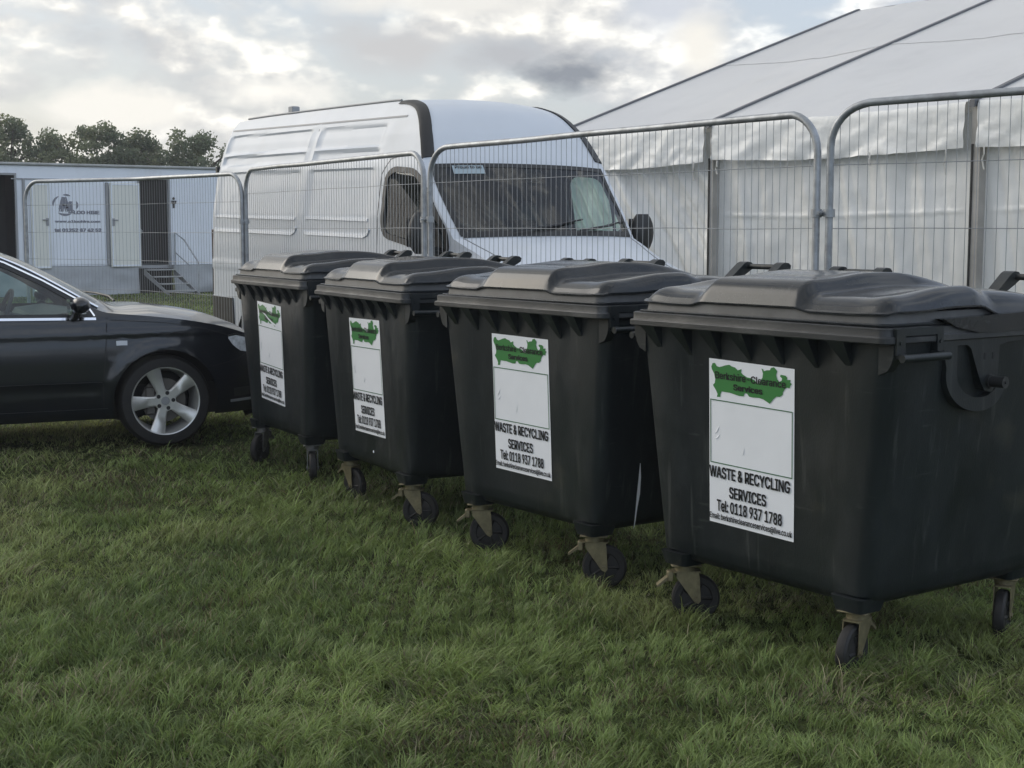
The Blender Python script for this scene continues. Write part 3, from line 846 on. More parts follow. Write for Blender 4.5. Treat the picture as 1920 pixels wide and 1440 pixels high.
def take(bm, faces):
    """remove faces from bm and hand back their geometry"""
    idx = {}; vs = []; fs = []
    for f in faces:
        r = []
        for v in f.verts:
            if v.index not in idx or True:
                k = tuple(round(c, 6) for c in v.co)
                if k not in idx: idx[k] = len(vs); vs.append(tuple(v.co))
                r.append(idx[k])
        fs.append(tuple(r))
    bmesh.ops.delete(bm, geom=faces, context='FACES')
    return vs, fs
def bm_obj(bm, name, material, parent, smooth_=32):
    me = bpy.data.meshes.new(name); bm.to_mesh(me); me.materials.append(MAT[material]); finish(me, smooth_, True)
    return link(name, me, parent)
def strip2d(path, wfun, width, off, side=-1, thick=.006, closed=False):
    """flat strip following the side skin y = side*wfun(x, z), drawn along a path in (x, z)"""
    mb = MB(); n = len(path); L = []; 
    for i in range(n):
        a = Vector(path[i - 1] if (i > 0 or closed) else path[i]); b = Vector(path[(i + 1) % n] if (i < n - 1 or closed) else path[i])
        d = (b - a).normalized(); L.append(Vector((-d.y, d.x)))
    rings = []
    for p, nn in zip(path, L):
        p = Vector(p); q0 = p + nn * width / 2; q1 = p - nn * width / 2
        y0 = wfun(*q0); y1 = wfun(*q1)
        rings.append([(q0.x, side * (y0 - .004), q0.y), (q0.x, side * (y0 + off), q0.y), (q1.x, side * (y1 + off), q1.y), (q1.x, side * (y1 - .004), q1.y)])
    if closed: rings.append(rings[0])
    mb.loft(rings, not closed, not closed)
    return mb
def dense(path, step=.05, closed=False):
    out = []; n = len(path)
    for i in range(n if closed else n - 1):
        a = Vector(path[i]); b = Vector(path[(i + 1) % n]); k = max(1, int((b - a).length / step))
        out += [tuple(a.lerp(b, j / k)) for j in range(k)]
    if not closed: out.append(tuple(path[-1]))
    return out
def roundpoly(poly, r, n=4):
    out = []; m = len(poly)
    for i in range(m):
        p = Vector(poly[i]); a = Vector(poly[i - 1]); b = Vector(poly[(i + 1) % m])
        rr = r[i] if isinstance(r, (list, tuple)) else r
        d0 = (a - p); d1 = (b - p); l = min(rr, d0.length * .45, d1.length * .45)
        s = p + d0.normalized() * l; e = p + d1.normalized() * l
        for k in range(n + 1):
            t = k / n; out.append(tuple(s * (1 - t) ** 2 + p * 2 * t * (1 - t) + e * t * t))
    return out

# ================================================================== VAN
VO = (-2.177, 14.97, .10); VYAW = math.atan2(-.811, .585)
van = thing('panel_van', 'tall white panel van with black front roof edges parked behind the fence', 'van', VO, VYAW, ry=.015)
dz = -.10
def van_base(z):
    return lerp_tab([(.40, .90), (.55, .955), (.95, .975), (1.45, .975), (1.75, .965), (2.14, .905), (2.40, .820), (2.55, .745), (2.62, .70), (2.72, .64)], z)
def van_w(x, z):
    z = z - dz
    w = van_base(z)
    # plan taper to the nose
    w -= .085 * smooth(3.75, 4.25, x) * smooth(1.28, 1.5, z) + .05 * smooth(4.2, 4.7, x) * smooth(1.2, 1.4, z)
    w -= .035 * smooth(4.2, 4.9, x) + .13 * smooth(4.75, 5.25, x) ** 2 + .02 * smooth(.10, 0, x)
    if x < 3.2:
        w -= .010 * srange(x, 1.80, 1.91, .012) * srange(z, 2.18, 2.50, .02)
        pan = 0.0
        for x0, x1 in ((.10, 1.76), (1.95, 3.03)):
            pan += srange(x, x0, x1, .018) * (.020 * srange(z, 2.315, 2.487, .010) + .022 * srange(z, 2.20, 2.285, .010))
            lo = srange(x, x0, x1, .03)
            pan += lo * (.016 * srange(z, 1.715, 2.13, .010) + .009 * srange(z, 1.585, 1.715, .010))
        w -= pan
        w -= .004 * srange(x, 1.845, 1.87, .006)
    # belt rib low on the flank
    w += .006 * srange(z, 1.22, 1.30, .01) * (1 - smooth(3.0, 3.1, x))
    return w
# edge profile from the bumper over the bonnet, the screen and the roof to the rear
VPROF = [(5.17, .45), (5.24, .56), (5.27, .75), (5.24, .92), (5.19, 1.02), (5.12, 1.12), (5.00, 1.22), (4.84, 1.31), (4.66, 1.39), (4.42, 1.49), (4.20, 1.575),
         (4.165, 1.60), (4.02, 1.79), (3.87, 1.985), (3.77, 2.15), (3.745, 2.20), (3.62, 2.40), (3.45, 2.57), (3.28, 2.645), (3.06, 2.672), (2.5, 2.672), (1.6, 2.665), (.8, 2.655), (.2, 2.64), (.06, 2.62), (.0, 2.56)]
VPROF = [(x, z + dz) for x, z in VPROF]
SCR0, SCR1 = 11, 14                       # profile spans of the windscreen
def refine(prof, k=3):
    out = []; tag_ = []
    for i in range(len(prof) - 1):
        p0 = Vector(prof[max(i - 1, 0)]); p1 = Vector(prof[i]); p2 = Vector(prof[i + 1]); p3 = Vector(prof[min(i + 2, len(prof) - 1)])
        kk = max(2, int((p2 - p1).length / .045))
        for j in range(kk):
            t = j / kk
            q = .5 * ((2 * p1) + (-p0 + p2) * t + (2 * p0 - 5 * p1 + 4 * p2 - p3) * t * t + (-p0 + 3 * p1 - 3 * p2 + p3) * t ** 3)
            out.append((q.x, q.y)); tag_.append(i)
    out.append(prof[-1]); tag_.append(len(prof) - 1)
    return out, tag_
VP, VTAG = refine(VPROF)
def van_edge(i):
    x, z = VP[i]
    return van_w(x, z)
def van_shell():
    bm = bmesh.new(); NJ = 28
    n = len(VP); top = []
    for i, (x, z) in enumerate(VP):
        E = van_edge(i)
        zr = z - dz
        bulge = lerp_tab([(.4, .06), (1.0, .12), (1.45, .20), (1.6, .21), (2.15, .12), (2.3, .10), (2.55, .10), (2.68, .04)], zr) if x > 2.9 else .04 * smooth(0, .0001, 0)
        crown = lerp_tab([(2.15, .03), (2.45, .04), (2.60, .045), (2.67, .040)], zr) if zr > 2.15 else (.0 if x > 5.1 else .02 * smooth(5.1, 4.8, x))
        row = []
        for j in range(NJ + 1):
            u = -1 + 2 * j / NJ; u = math.copysign(1 - (1 - abs(u)) ** 1.25, u)
            k = 1 - abs(u) ** 2.4
            row.append(bm.verts.new((x + bulge * k, u * E, z + crown * k)))
        top.append(row)
    tf = {}
    for i in range(n - 1):
        for j in range(NJ):
            tf[(i, j)] = bm.faces.new((top[i][j], top[i][j + 1], top[i + 1][j + 1], top[i + 1][j]))
    # sides
    KZ = 120; xb0 = 5.05
    tot = [0]
    for i in range(1, n): tot.append(tot[-1] + max(.0, (VP[i - 1][0] - VP[i][0])))
    for s in (-1, 1):
        cols = []
        for i, (x, z) in enumerate(VP):
            xb = xb0 * (1 - tot[i] / tot[-1]) if tot[-1] else x
            xb = x if x < 4.0 else x + (min(x, 5.10) - x) * 1.0
            zb = .46 + dz
            col = []
            for k in range(KZ + 1):
                t = k / KZ; zz_ = z + (zb - z) * t; xx = x + (xb - x) * t
                y = s * van_w(xx, zz_)
                if k == 0: col.append(top[i][0 if s < 0 else NJ]); continue
                col.append(bm.verts.new((xx, y, zz_)))
            cols.append(col)
        for i in range(n - 1):
            for k in range(KZ):
                a, b, c, d = cols[i][k], cols[i][k + 1], cols[i + 1][k + 1], cols[i + 1][k]
                try: bm.faces.new((a, b, c, d) if s < 0 else (d, c, b, a))
                except ValueError: pass
        if s < 0: rl = cols[-1]
        else: rr_ = cols[-1]
    # rear wall
    for k in range(KZ):
        bm.faces.new((rl[k], rl[k + 1], rr_[k + 1], rr_[k]))
    bm.normal_update()
    # windscreen
    scr = [f for (i, j), f in tf.items() if SCR0 <= VTAG[i] < SCR1 and 2 <= j < NJ - 2]
    vs_scr = take(bm, scr)
    # side windows, both sides
    wins = []
    Wp = roundpoly([(3.27, 1.60 + dz), (4.12, 1.47 + dz), (4.10, 1.62 + dz), (3.80, 2.01 + dz), (3.66, 2.10 + dz), (3.35, 2.12 + dz), (3.25, 2.06 + dz)], [.10, .05, .06, .10, .12, .12, .10], 3)
    for s in (-1, 1):
        fs = cut_polygon(bm, Wp, 1, lambda c, s=s: c.y * s > .5)
        wins.append(take(bm, fs))
    # wheel arches
    for ax_ in (.95, 4.25):
        circ = [(ax_ + .44 * math.cos(2 * math.pi * k / 24), .36 + .44 * math.sin(2 * math.pi * k / 24)) for k in range(24)]
        for s in (-1, 1):
            fs = cut_polygon(bm, circ, 1, lambda c, s=s: c.y * s > .5)
            take(bm, fs)
    return bm, vs_scr, wins, Wp
vbm, v_scr, v_wins, VWIN = van_shell()
body = bm_obj(vbm, 'body', 'van_paint', van, 30)
# dark lining of the cab, a finger inside the skin, with a bulkhead behind the seats
lin = bmesh.new(); lin.from_mesh(body.data); lin.normal_update()
bmesh.ops.delete(lin, geom=[f for f in lin.faces if f.calc_center_median().x < 2.95 or f.calc_center_median().x > 4.75], context='FACES')
for v in lin.verts:
    v.co = v.co - Vector((0, math.copysign(.028, v.co.y) if abs(v.co.y) > .05 else 0, 0)) - v.normal * .018
bm_obj(lin, 'cab_lining', 'cab_grey', van, 30); lin.free(); vbm.free()
mb = MB(); mb.box((2.90, -.66, .45), (2.94, .66, 2.48)); mb.box((2.90, -.84, .45), (2.94, .84, 1.95)); mb.build('bulkhead', 'dark_lining', van)
mb = MB(); mb.add(*v_scr).build('windscreen', 'glass_screen', van, smooth=60)
for s, w_ in zip((-1, 1), v_wins):
    MB().add([(x, s * (van_w(x, z) - .003), z) for x, z in VWIN], [tuple(range(len(VWIN)))]).build('side_window', 'glass_tint', van, smooth=0)
    strip2d(dense(VWIN, .05, True), van_w, .045, .006, s, closed=True).build('window_seal', 'black_trim', van)
    # quarter divider of the door glass
    strip2d(dense([(3.80, 2.02 + dz), (3.86, 1.53 + dz)], .05), van_w, .04, .004, s).build('window_divider', 'black_trim', van)
# frame round the windscreen and the black cowl under it
def top_pt(i, u):
    x, z = VP[i]; zr = z - dz; E = van_edge(i)
    bulge = lerp_tab([(.4, .06), (1.0, .12), (1.45, .20), (1.6, .21), (2.15, .12), (2.3, .10), (2.55, .10), (2.68, .04)], zr) if x > 2.9 else 0
    crown = lerp_tab([(2.15, .03), (2.45, .04), (2.60, .045), (2.67, .040)], zr) if zr > 2.15 else (.0 if x > 5.1 else .02 * smooth(5.1, 4.8, x))
    k = 1 - abs(u) ** 2.4
    return Vector((x + bulge * k, u * E, z + crown * k))
iA = min(i for i, t_ in enumerate(VTAG) if t_ >= SCR0); iB = max(i for i, t_ in enumerate(VTAG) if t_ < SCR1) + 1
def band(i0, i1, u0, u1, off, nu=16):
    mb = MB(); rows = []
    nI = max(3, int(round(abs(i1 - i0) * 2)) + 1)
    for a in np.linspace(i0, i1, nI):
        row = []
        for u in np.linspace(u0, u1, nu):
            lo, hi = int(math.floor(a)), min(int(math.floor(a)) + 1, len(VP) - 1); p = top_pt(lo, u).lerp(top_pt(hi, u), a - lo)
            d = top_pt(hi, u) - top_pt(max(lo - 1, 0), u); nrm = Vector((d.z, 0, -d.x)).normalized()
            if nrm.z < 0 and nrm.x < 0: nrm = -nrm
            row.append(p + nrm * off)
        rows.append(row)
    return mb.grid(rows)
band(iA - .9, iA + 1.0, -.925, .925, .006).build('cowl', 'black_trim', van)
band(iB - 1.05, iB - .1, -.91, .91, .004).build('screen_header', 'black_trim', van)
for s in (-1, 1):
    band(iA - .3, iB, s * .940, s * .893, .004, 4).build('screen_seal', 'black_trim', van)
# black edges of the high roof
i0 = next(i for i, t_ in enumerate(VTAG) if t_ >= 15); i1 = next(i for i, t_ in enumerate(VTAG) if t_ >= 19)
for s in (-1, 1):
    mb = MB(); rings = []
    for i in range(i0, i1 + 1):
        p = top_pt(i, s * .985); q = top_pt(i, s * .86)
        k = smooth(i0, i0 + 3, i); wd = .010 + .006 * k
        lo = Vector((p.x - .01, s * (van_w(p.x, p.z - wd) + .010), p.z - wd)) if True else p
        out = Vector((p.x + .012, s * (abs(p.y) + .007), p.z + .006)); inn = q.lerp(p, .35) + Vector((.008, 0, .010))
        base = q.lerp(p, .5) - Vector((.02, 0, .02))
        rings.append([base, inn, out, lo])
    mb.loft(rings, True, True).build('roof_edge', 'black_trim', van, smooth=50)
    # dark gutter rail along the roof
    mb = MB().tube([top_pt(i, s * .985) + Vector((0, 0, .012)) for i in range(i1, len(VP) - 6, 3)], .010, 6); mb.build('roof_rail', 'grey_trim', van)
    strip2d(dense([(.05, 2.545 + dz), (3.30, 2.545 + dz)], .06), van_w, .014, .004, s).build('gutter', 'grey_trim', van)
    # pressed mouldings along the flank
    for x0, x1 in ((.10, 1.76), (1.95, 3.03)):
        for pth, wd in (([(x0, 1.722 + dz), (x1, 1.712 + dz)], .022), ([(x0 - .01, 1.600 + dz), (x0 + .05, 1.588 + dz), (x1 - .06, 1.580 + dz), (x1, 1.60 + dz), (x1 + .03, 1.64 + dz)], .026)):
            strip2d(dense(pth, .04), van_w, wd, .011, s).build('side_moulding', 'van_paint', van, smooth=50)
    # door cuts
    mb = strip2d(dense([(3.19, .62), (3.19, 1.55), (3.17, 1.98), (3.27, 2.10), (3.5, 2.14)], .06), van_w, .009, .0015, s); mb.build('door_gap', 'black_trim', van)
    mb = strip2d(dense([(1.857, .60), (1.857, 2.0), (1.857, 2.42)], .06), van_w, .010, .0015, s); mb.build('panel_gap', 'grey_trim', van)
    strip2d(dense([(.02, .95 - .10), (.48, .95 - .10)], .05), van_w, .012, .006, s).build('rear_lip', 'van_paint', van)
    strip2d(dense([(.0, .735 - .04), (.50, .735 - .04)], .05), van_w, .30, .012, s).build('lower_cladding', 'black_trim', van)
    strip2d(dense([(1.42, .58), (3.78, .58)], .08), van_w, .20, .010, s).build('sill_cladding', 'black_trim', van)
    strip2d(dense([(3.30, 1.42 + dz), (3.42, 1.42 + dz)], .05), van_w, .028, .03, s).build('door_handle', 'black_trim', van)
    # tail lamp wrapping the rear corner
    mb = MB(); y = s * .958
    mb.box((-.022, min(y, s * .86), .80), (.030, max(s * .86, s * .972), 1.50), ch=.012); mb.build('tail_lamp', 'red_lens', van)
    # rear door hinges
    mb = MB(); mb.box((-.030, min(s * .84, s * .900), 2.00), (.012, max(s * .84, s * .900), 2.10), ch=.006); mb.build('hinge', 'black_trim', van)
    # mirrors
    mr = link('mirror', None, van, (4.03, s * .93, 1.39))
    mb = MB()
    rings = []
    for t_ in np.linspace(0, 1, 9):
        z_ = -.02 + .31 * t_; k = math.sin(math.pi * (t_ * .86 + .07)) ** .45
        rings.append([(.075 * k * math.cos(a) + .02, s * (.16 + .115 * k * math.sin(a)), z_) for a in np.linspace(0, 2 * math.pi, 17)[:-1]])
    mb.loft(rings, True, True); mb.build('shell', 'black_trim', mr, smooth=60)
    mb = MB(); mb.tube([(-.02, s * -.06, -.01), (.0, s * .05, 0), (.02, s * .14, .03)], [.045, .035, .03], 10); mb.build('arm', 'black_trim', mr)
    mb = MB(); mb.add([(-.048, s * .07, .03), (-.048, s * .25, .03), (-.048, s * .25, .25), (-.048, s * .07, .25)], [(0, 1, 2, 3)]); mb.build('mirror_glass', 'chrome', mr)
    # black triangle at the foot of the screen pillar
    strip2d(dense([(3.97, 1.56), (4.03, 1.40)], .04), van_w, .10, .008, s).build('mirror_foot', 'black_trim', van)
    # headlamps
    hl = MB(); rows = []
    for z_ in np.linspace(.93, 1.20, 7):
        row = []
        for q in np.linspace(0, 1, 7):
            i = min(range(len(VP)), key=lambda i: abs(VP[i][1] - z_) + (10 if VP[i][0] < 4.7 else 0)); p = top_pt(i, s * (.98 - .28 * q)); row.append(p + Vector((.012, 0, .006)))
        rows.append(row)
    hl.grid(rows).build('headlight', 'lamp_chrome', van, smooth=60)
# bonnet shut lines, grille and bumper
for s in (-1, 1):
    iC = next(i for i, t_ in enumerate(VTAG) if t_ >= 6); 
    mb = MB(); mb.tube([top_pt(i, s * (.93 - .10 * (iA - i) / (iA - iC))) + Vector((.001, 0, .001)) for i in range(iC, iA)], .004, 5); mb.build('bonnet_gap', 'grey_trim', van)
iG0 = next(i for i, t_ in enumerate(VTAG) if t_ >= 3); iG1 = next(i for i, t_ in enumerate(VTAG) if t_ >= 5)
band(iG0, iG1, -.52, .52, .008).build('grille', 'black_trim', van)
band(0, iG0 - 1, -.97, .97, .010).build('front_bumper', 'black_trim', van)
mb = MB(); mb.box((-.05, -.93, .42), (.02, .93, .60), ch=.02); mb.build('rear_bumper', 'black_trim', van)
# wipers
for (a, b) in (((-.50), (.02)), ((.18), (.66))):
    pa = top_pt(iA, a) + Vector((.02, 0, .03)); pb = top_pt(iA + 2, b) + Vector((.015, 0, .012)); pm = top_pt(iA + 1, (a + b) / 2) + Vector((.03, 0, .03))
    w_ = MB().tube([pa, pm, pb], .009, 6); pc = top_pt(iA + 1, b - .30) + Vector((.012, 0, .01)); pd = top_pt(iA + 3, min(.9, b + .28)) + Vector((.012, 0, .01))
    w_.tube([pc, (pc + pd) / 2 + Vector((.006, 0, .004)), pd], .007, 6); w_.build('wiper', 'black_trim', van)
# things seen through the glass
mb = MB(); mb.prism([(4.28, 1.42), (4.05, 1.46), (3.72, 1.40), (3.60, 1.20), (3.70, .9), (4.5, .9)], 1, -.84, .84); mb.build('dashboard', 'cab_grey', van)
mb = MB(); mb.tube([(3.50 + .10 * math.sin(a), -.42 + .21 * math.cos(a), 1.42 + .16 * math.sin(a)) for a in np.linspace(0, 2 * math.pi, 25)[:-1]], .016, 8, closed=True)
mb.tube([(3.70, -.42, 1.30), (3.50, -.42, 1.42)], .03, 8); mb.bar((3.5, -.62, 1.42), (3.5, -.22, 1.42), .03); mb.build('steering_wheel', 'black_trim', van)
for y in (-.45, .25, .55):
    mb = MB(); mb.box((3.06, y - .20, .75), (3.20, y + .20, 1.56), ch=.05); mb.box((3.06, y - .20, .70), (3.52, y + .20, .90), ch=.05); mb.build('seat', 'cab_grey', van)
    mb = MB(); mb.box((3.07, y - .12, 1.58), (3.17, y + .12, 1.78), ch=.04); mb.build('headrest', 'cab_grey', van)
# paper and card on the dashboard, sticker on the glass
mb = MB(); mb.box((4.00, .26, 1.462), (4.18, .46, 1.466)); mb.build('paper', 'sticker_white', van)
def scr_pt(fi, u, off=.005):
    lo = int(math.floor(fi)); p = top_pt(lo, u).lerp(top_pt(lo + 1, u), fi - lo); return p + Vector((.8, 0, .6)) * off
nS = iB - iA
st = MB().grid([[scr_pt(iA + nS * f, u) for u in np.linspace(-.76, -.47, 6)] for f in (.84, .90, .955)])
st = st.build('windscreen_sticker', 'screen_sticker', van)
mb = MB(); text_fit(mb, 'Proud to be', -.74, -.49, .905, .945, lambda u, f, l: scr_pt(iA + nS * f, u, .009 + l), .02); mb.build('sticker_lettering', 'ink_black', st)
mb = MB(); mb.box((.82, -.54, 2.55), (.91, -.46, 2.655), ch=.008); mb.build('roof_vent', 'grey_trim', van)
# wheels
def van_wheel(x, s):
    w_ = link('wheel', None, van, (x, s * .86, .345))
    mb = MB(); mb.lathe([(.20, -.10), (.30, -.105), (.34, -.085), (.348, -.05), (.348, .05), (.34, .085), (.30, .105), (.20, .10)], (0, 0, 0), (0, 1, 0), 40); mb.build('tyre', 'rubber', w_)
    mb = MB(); mb.lathe([(.205, s * .10), (.19, s * .06), (.15, s * .03), (.10, s * .07), (.03, s * .08), (0, s * .08)], (0, 0, 0), (0, 1, 0), 32); mb.build('rim', 'alloy', w_)
for x in (.95, 4.25):
    for s in (-1, 1): van_wheel(x, s)
mb = MB(); mb.box((.1, -.80, .25), (5.0, .80, .50)); 
for ax_ in (.95, 4.25): mb.box((ax_ - .46, -.66, .30), (ax_ + .46, .66, .85))
mb.build('underbody', 'dark_lining', van)

# ================================================================== CAR
CYAW = R(25)
CB = Vector((-2.436, 10.2, .067))
# origin at the ground under the middle of the front axle
car_o = CB + Vector((-math.sin(CYAW), math.cos(CYAW), 0)) * .86
car = thing('parked_car', 'dark metallic estate car with five-spoke alloy wheels parked behind the far bins', 'car', car_o, CYAW)
def car_w(x, z):
    w = lerp_tab([(.15, .78), (.24, .842), (.32, .862), (.48, .884), (.62, .886), (.72, .882), (.80, .872), (.90, .858), (.94, .842), (1.40, .635), (1.50, .56)], z)
    w -= .03 * smooth(.15, .55, x) + .10 * smooth(.42, .75, x) + .26 * smooth(.62, .92, x) ** 1.3
    w -= .03 * smooth(-3.0, -3.4, x) + .14 * smooth(-3.35, -3.78, x)
    # shoulder line and the flared arch
    w += .006 * srange(z, .79, .835, .006) * smooth(.62, .3, x)
    for ax_ in (0, -2.648):
        d = math.hypot(x - ax_, z - .32); w += .014 * smooth(.47, .375, d)
    w -= .006 * srange(z, .40, .47, .012) * srange(x, -2.2, -.45, .03)
    return w
CPROF = [(.60, .18), (.80, .22), (.87, .32), (.895, .45), (.88, .56), (.84, .655), (.76, .715), (.64, .765), (.50, .815), (.36, .853), (.15, .893), (-.10, .925), (-.33, .948), (-.42, .965),
         (-.50, 1.005), (-.70, 1.130), (-.92, 1.255), (-1.12, 1.345), (-1.30, 1.392), (-1.6, 1.418), (-2.1, 1.420), (-2.7, 1.395), (-3.2, 1.335), (-3.35, 1.28), (-3.55, 1.10), (-3.66, .94), (-3.70, .84), (-3.75, .70), (-3.77, .50), (-3.70, .30), (-3.55, .22)]
CS0, CS1 = 14, 17
CRS0, CRS1 = 23, 25
CP, CTAG = refine(CPROF)
CP = [(x, z) for x, z in CP]
def car_top(i, u):
    x, z = CP[i]
    E = car_w(x, z)
    bulge = lerp_tab([(-3.7, -.10), (-3.3, -.10), (-3.0, .0), (-1.4, .02), (-.9, .10), (-.45, .16), (0, .10), (.5, .05), (.7, .03), (1, .02)], x)
    crown = lerp_tab([(-3.75, .0), (-3.4, .02), (-2.7, .045), (-1.4, .045), (-.9, .035), (-.4, .02), (-.1, .050), (.3, .055), (.6, .04), (.75, .01), (.8, 0)], x)
    k = 1 - abs(u) ** 2.6
    # the fender top rolls over into the flank
    roll = .028 if -.40 < x < .74 else .015
    e = max(0.0, (abs(u) - .93) / .07)
    return Vector((x + bulge * k, u * E * (1), z + crown * k - roll * e * e * .0))
def car_shell():
    bm = bmesh.new(); NJ = 30; n = len(CP); top = []
    for i in range(n):
        row = []
        for j in range(NJ + 1):
            u = -1 + 2 * j / NJ; u = math.copysign(1 - (1 - abs(u)) ** 1.3, u); row.append(bm.verts.new(car_top(i, u)))
        top.append(row)
    tf = {}
    for i in range(n - 1):
        for j in range(NJ): tf[(i, j)] = bm.faces.new((top[i][j], top[i][j + 1], top[i + 1][j + 1], top[i + 1][j]))
    KZ = 46
    for s in (-1, 1):
        cols = []
        for i, (x, z) in enumerate(CP):
            zb = .215 if z > .23 else z - .01
            col = [top[i][0 if s < 0 else NJ]]
            for k in range(1, KZ + 1):
                t = k / KZ; zz_ = z + (zb - z) * t
                col.append(bm.verts.new((x, s * car_w(x, zz_), zz_)))
            cols.append(col)
        for i in range(n - 1):
            if abs(CP[i][0] - CP[i + 1][0]) < .0005: continue
            for k in range(KZ):
                a, b, c, d = cols[i][k], cols[i][k + 1], cols[i + 1][k + 1], cols[i + 1][k]
                bm.faces.new((a, b, c, d) if s < 0 else (d, c, b, a))
    bm.normal_update()
    scr = take(bm, [f for (i, j), f in tf.items() if CS0 <= CTAG[i] < CS1 and 2 <= j < NJ - 2])
    rscr = take(bm, [f for (i, j), f in tf.items() if CRS0 <= CTAG[i] < CRS1 and 2 <= j < NJ - 2])
    W1 = roundpoly([(-1.62, .950), (-.485, .935), (-.545, 1.005), (-.78, 1.150), (-1.02, 1.275), (-1.22, 1.345), (-1.62, 1.365)], [.03, .03, .06, .05, .05, .08, .03], 3)
    W2 = roundpoly([(-2.50, .962), (-1.69, .951), (-1.69, 1.366), (-2.35, 1.362), (-2.55, 1.34)], [.04, .03, .03, .06, .05], 3)
    W3 = roundpoly([(-3.30, 1.02), (-2.62, .965), (-2.66, 1.33), (-3.02, 1.285)], [.08, .04, .05, .06], 3)
    wins = []
    for s in (-1, 1):
        for W_ in (W1, W2, W3): wins.append((s, W_, take(bm, cut_polygon(bm, W_, 1, lambda c, s=s: c.y * s > .3 and c.z > .9))))
    for ax_ in (0, -2.648):
        circ = [(ax_ + .368 * math.cos(2 * math.pi * k / 36), .322 + .368 * math.sin(2 * math.pi * k / 36)) for k in range(36)]
        for s in (-1, 1): take(bm, cut_polygon(bm, circ, 1, lambda c, s=s: c.y * s > .45))
    return bm, scr, rscr, wins, (W1, W2, W3)
cbm, c_scr, c_rscr, c_wins, CW = car_shell()
cbody = bm_obj(cbm, 'body', 'car_paint', car, 40)
lin = bmesh.new(); lin.from_mesh(cbody.data); lin.normal_update()
bmesh.ops.delete(lin, geom=[f for f in lin.faces if f.calc_center_median().x > -.45 or f.calc_center_median().z < .75], context='FACES')
for v in lin.verts:
    v.co = v.co - Vector((0, math.copysign(.022, v.co.y) if abs(v.co.y) > .05 else 0, 0)) - v.normal * .014
bm_obj(lin, 'cabin_lining', 'cab_grey', car, 40); lin.free(); cbm.free()
MB().add(*c_scr).build('windscreen', 'glass_tint', car, smooth=60)
MB().add(*c_rscr).build('rear_window', 'glass_tint', car, smooth=60)
for s, W_, geo in c_wins:
    MB().add([(x, s * (car_w(x, z) - .003), z) for x, z in W_], [tuple(range(len(W_)))]).build('side_window', 'glass_tint', car, smooth=0)
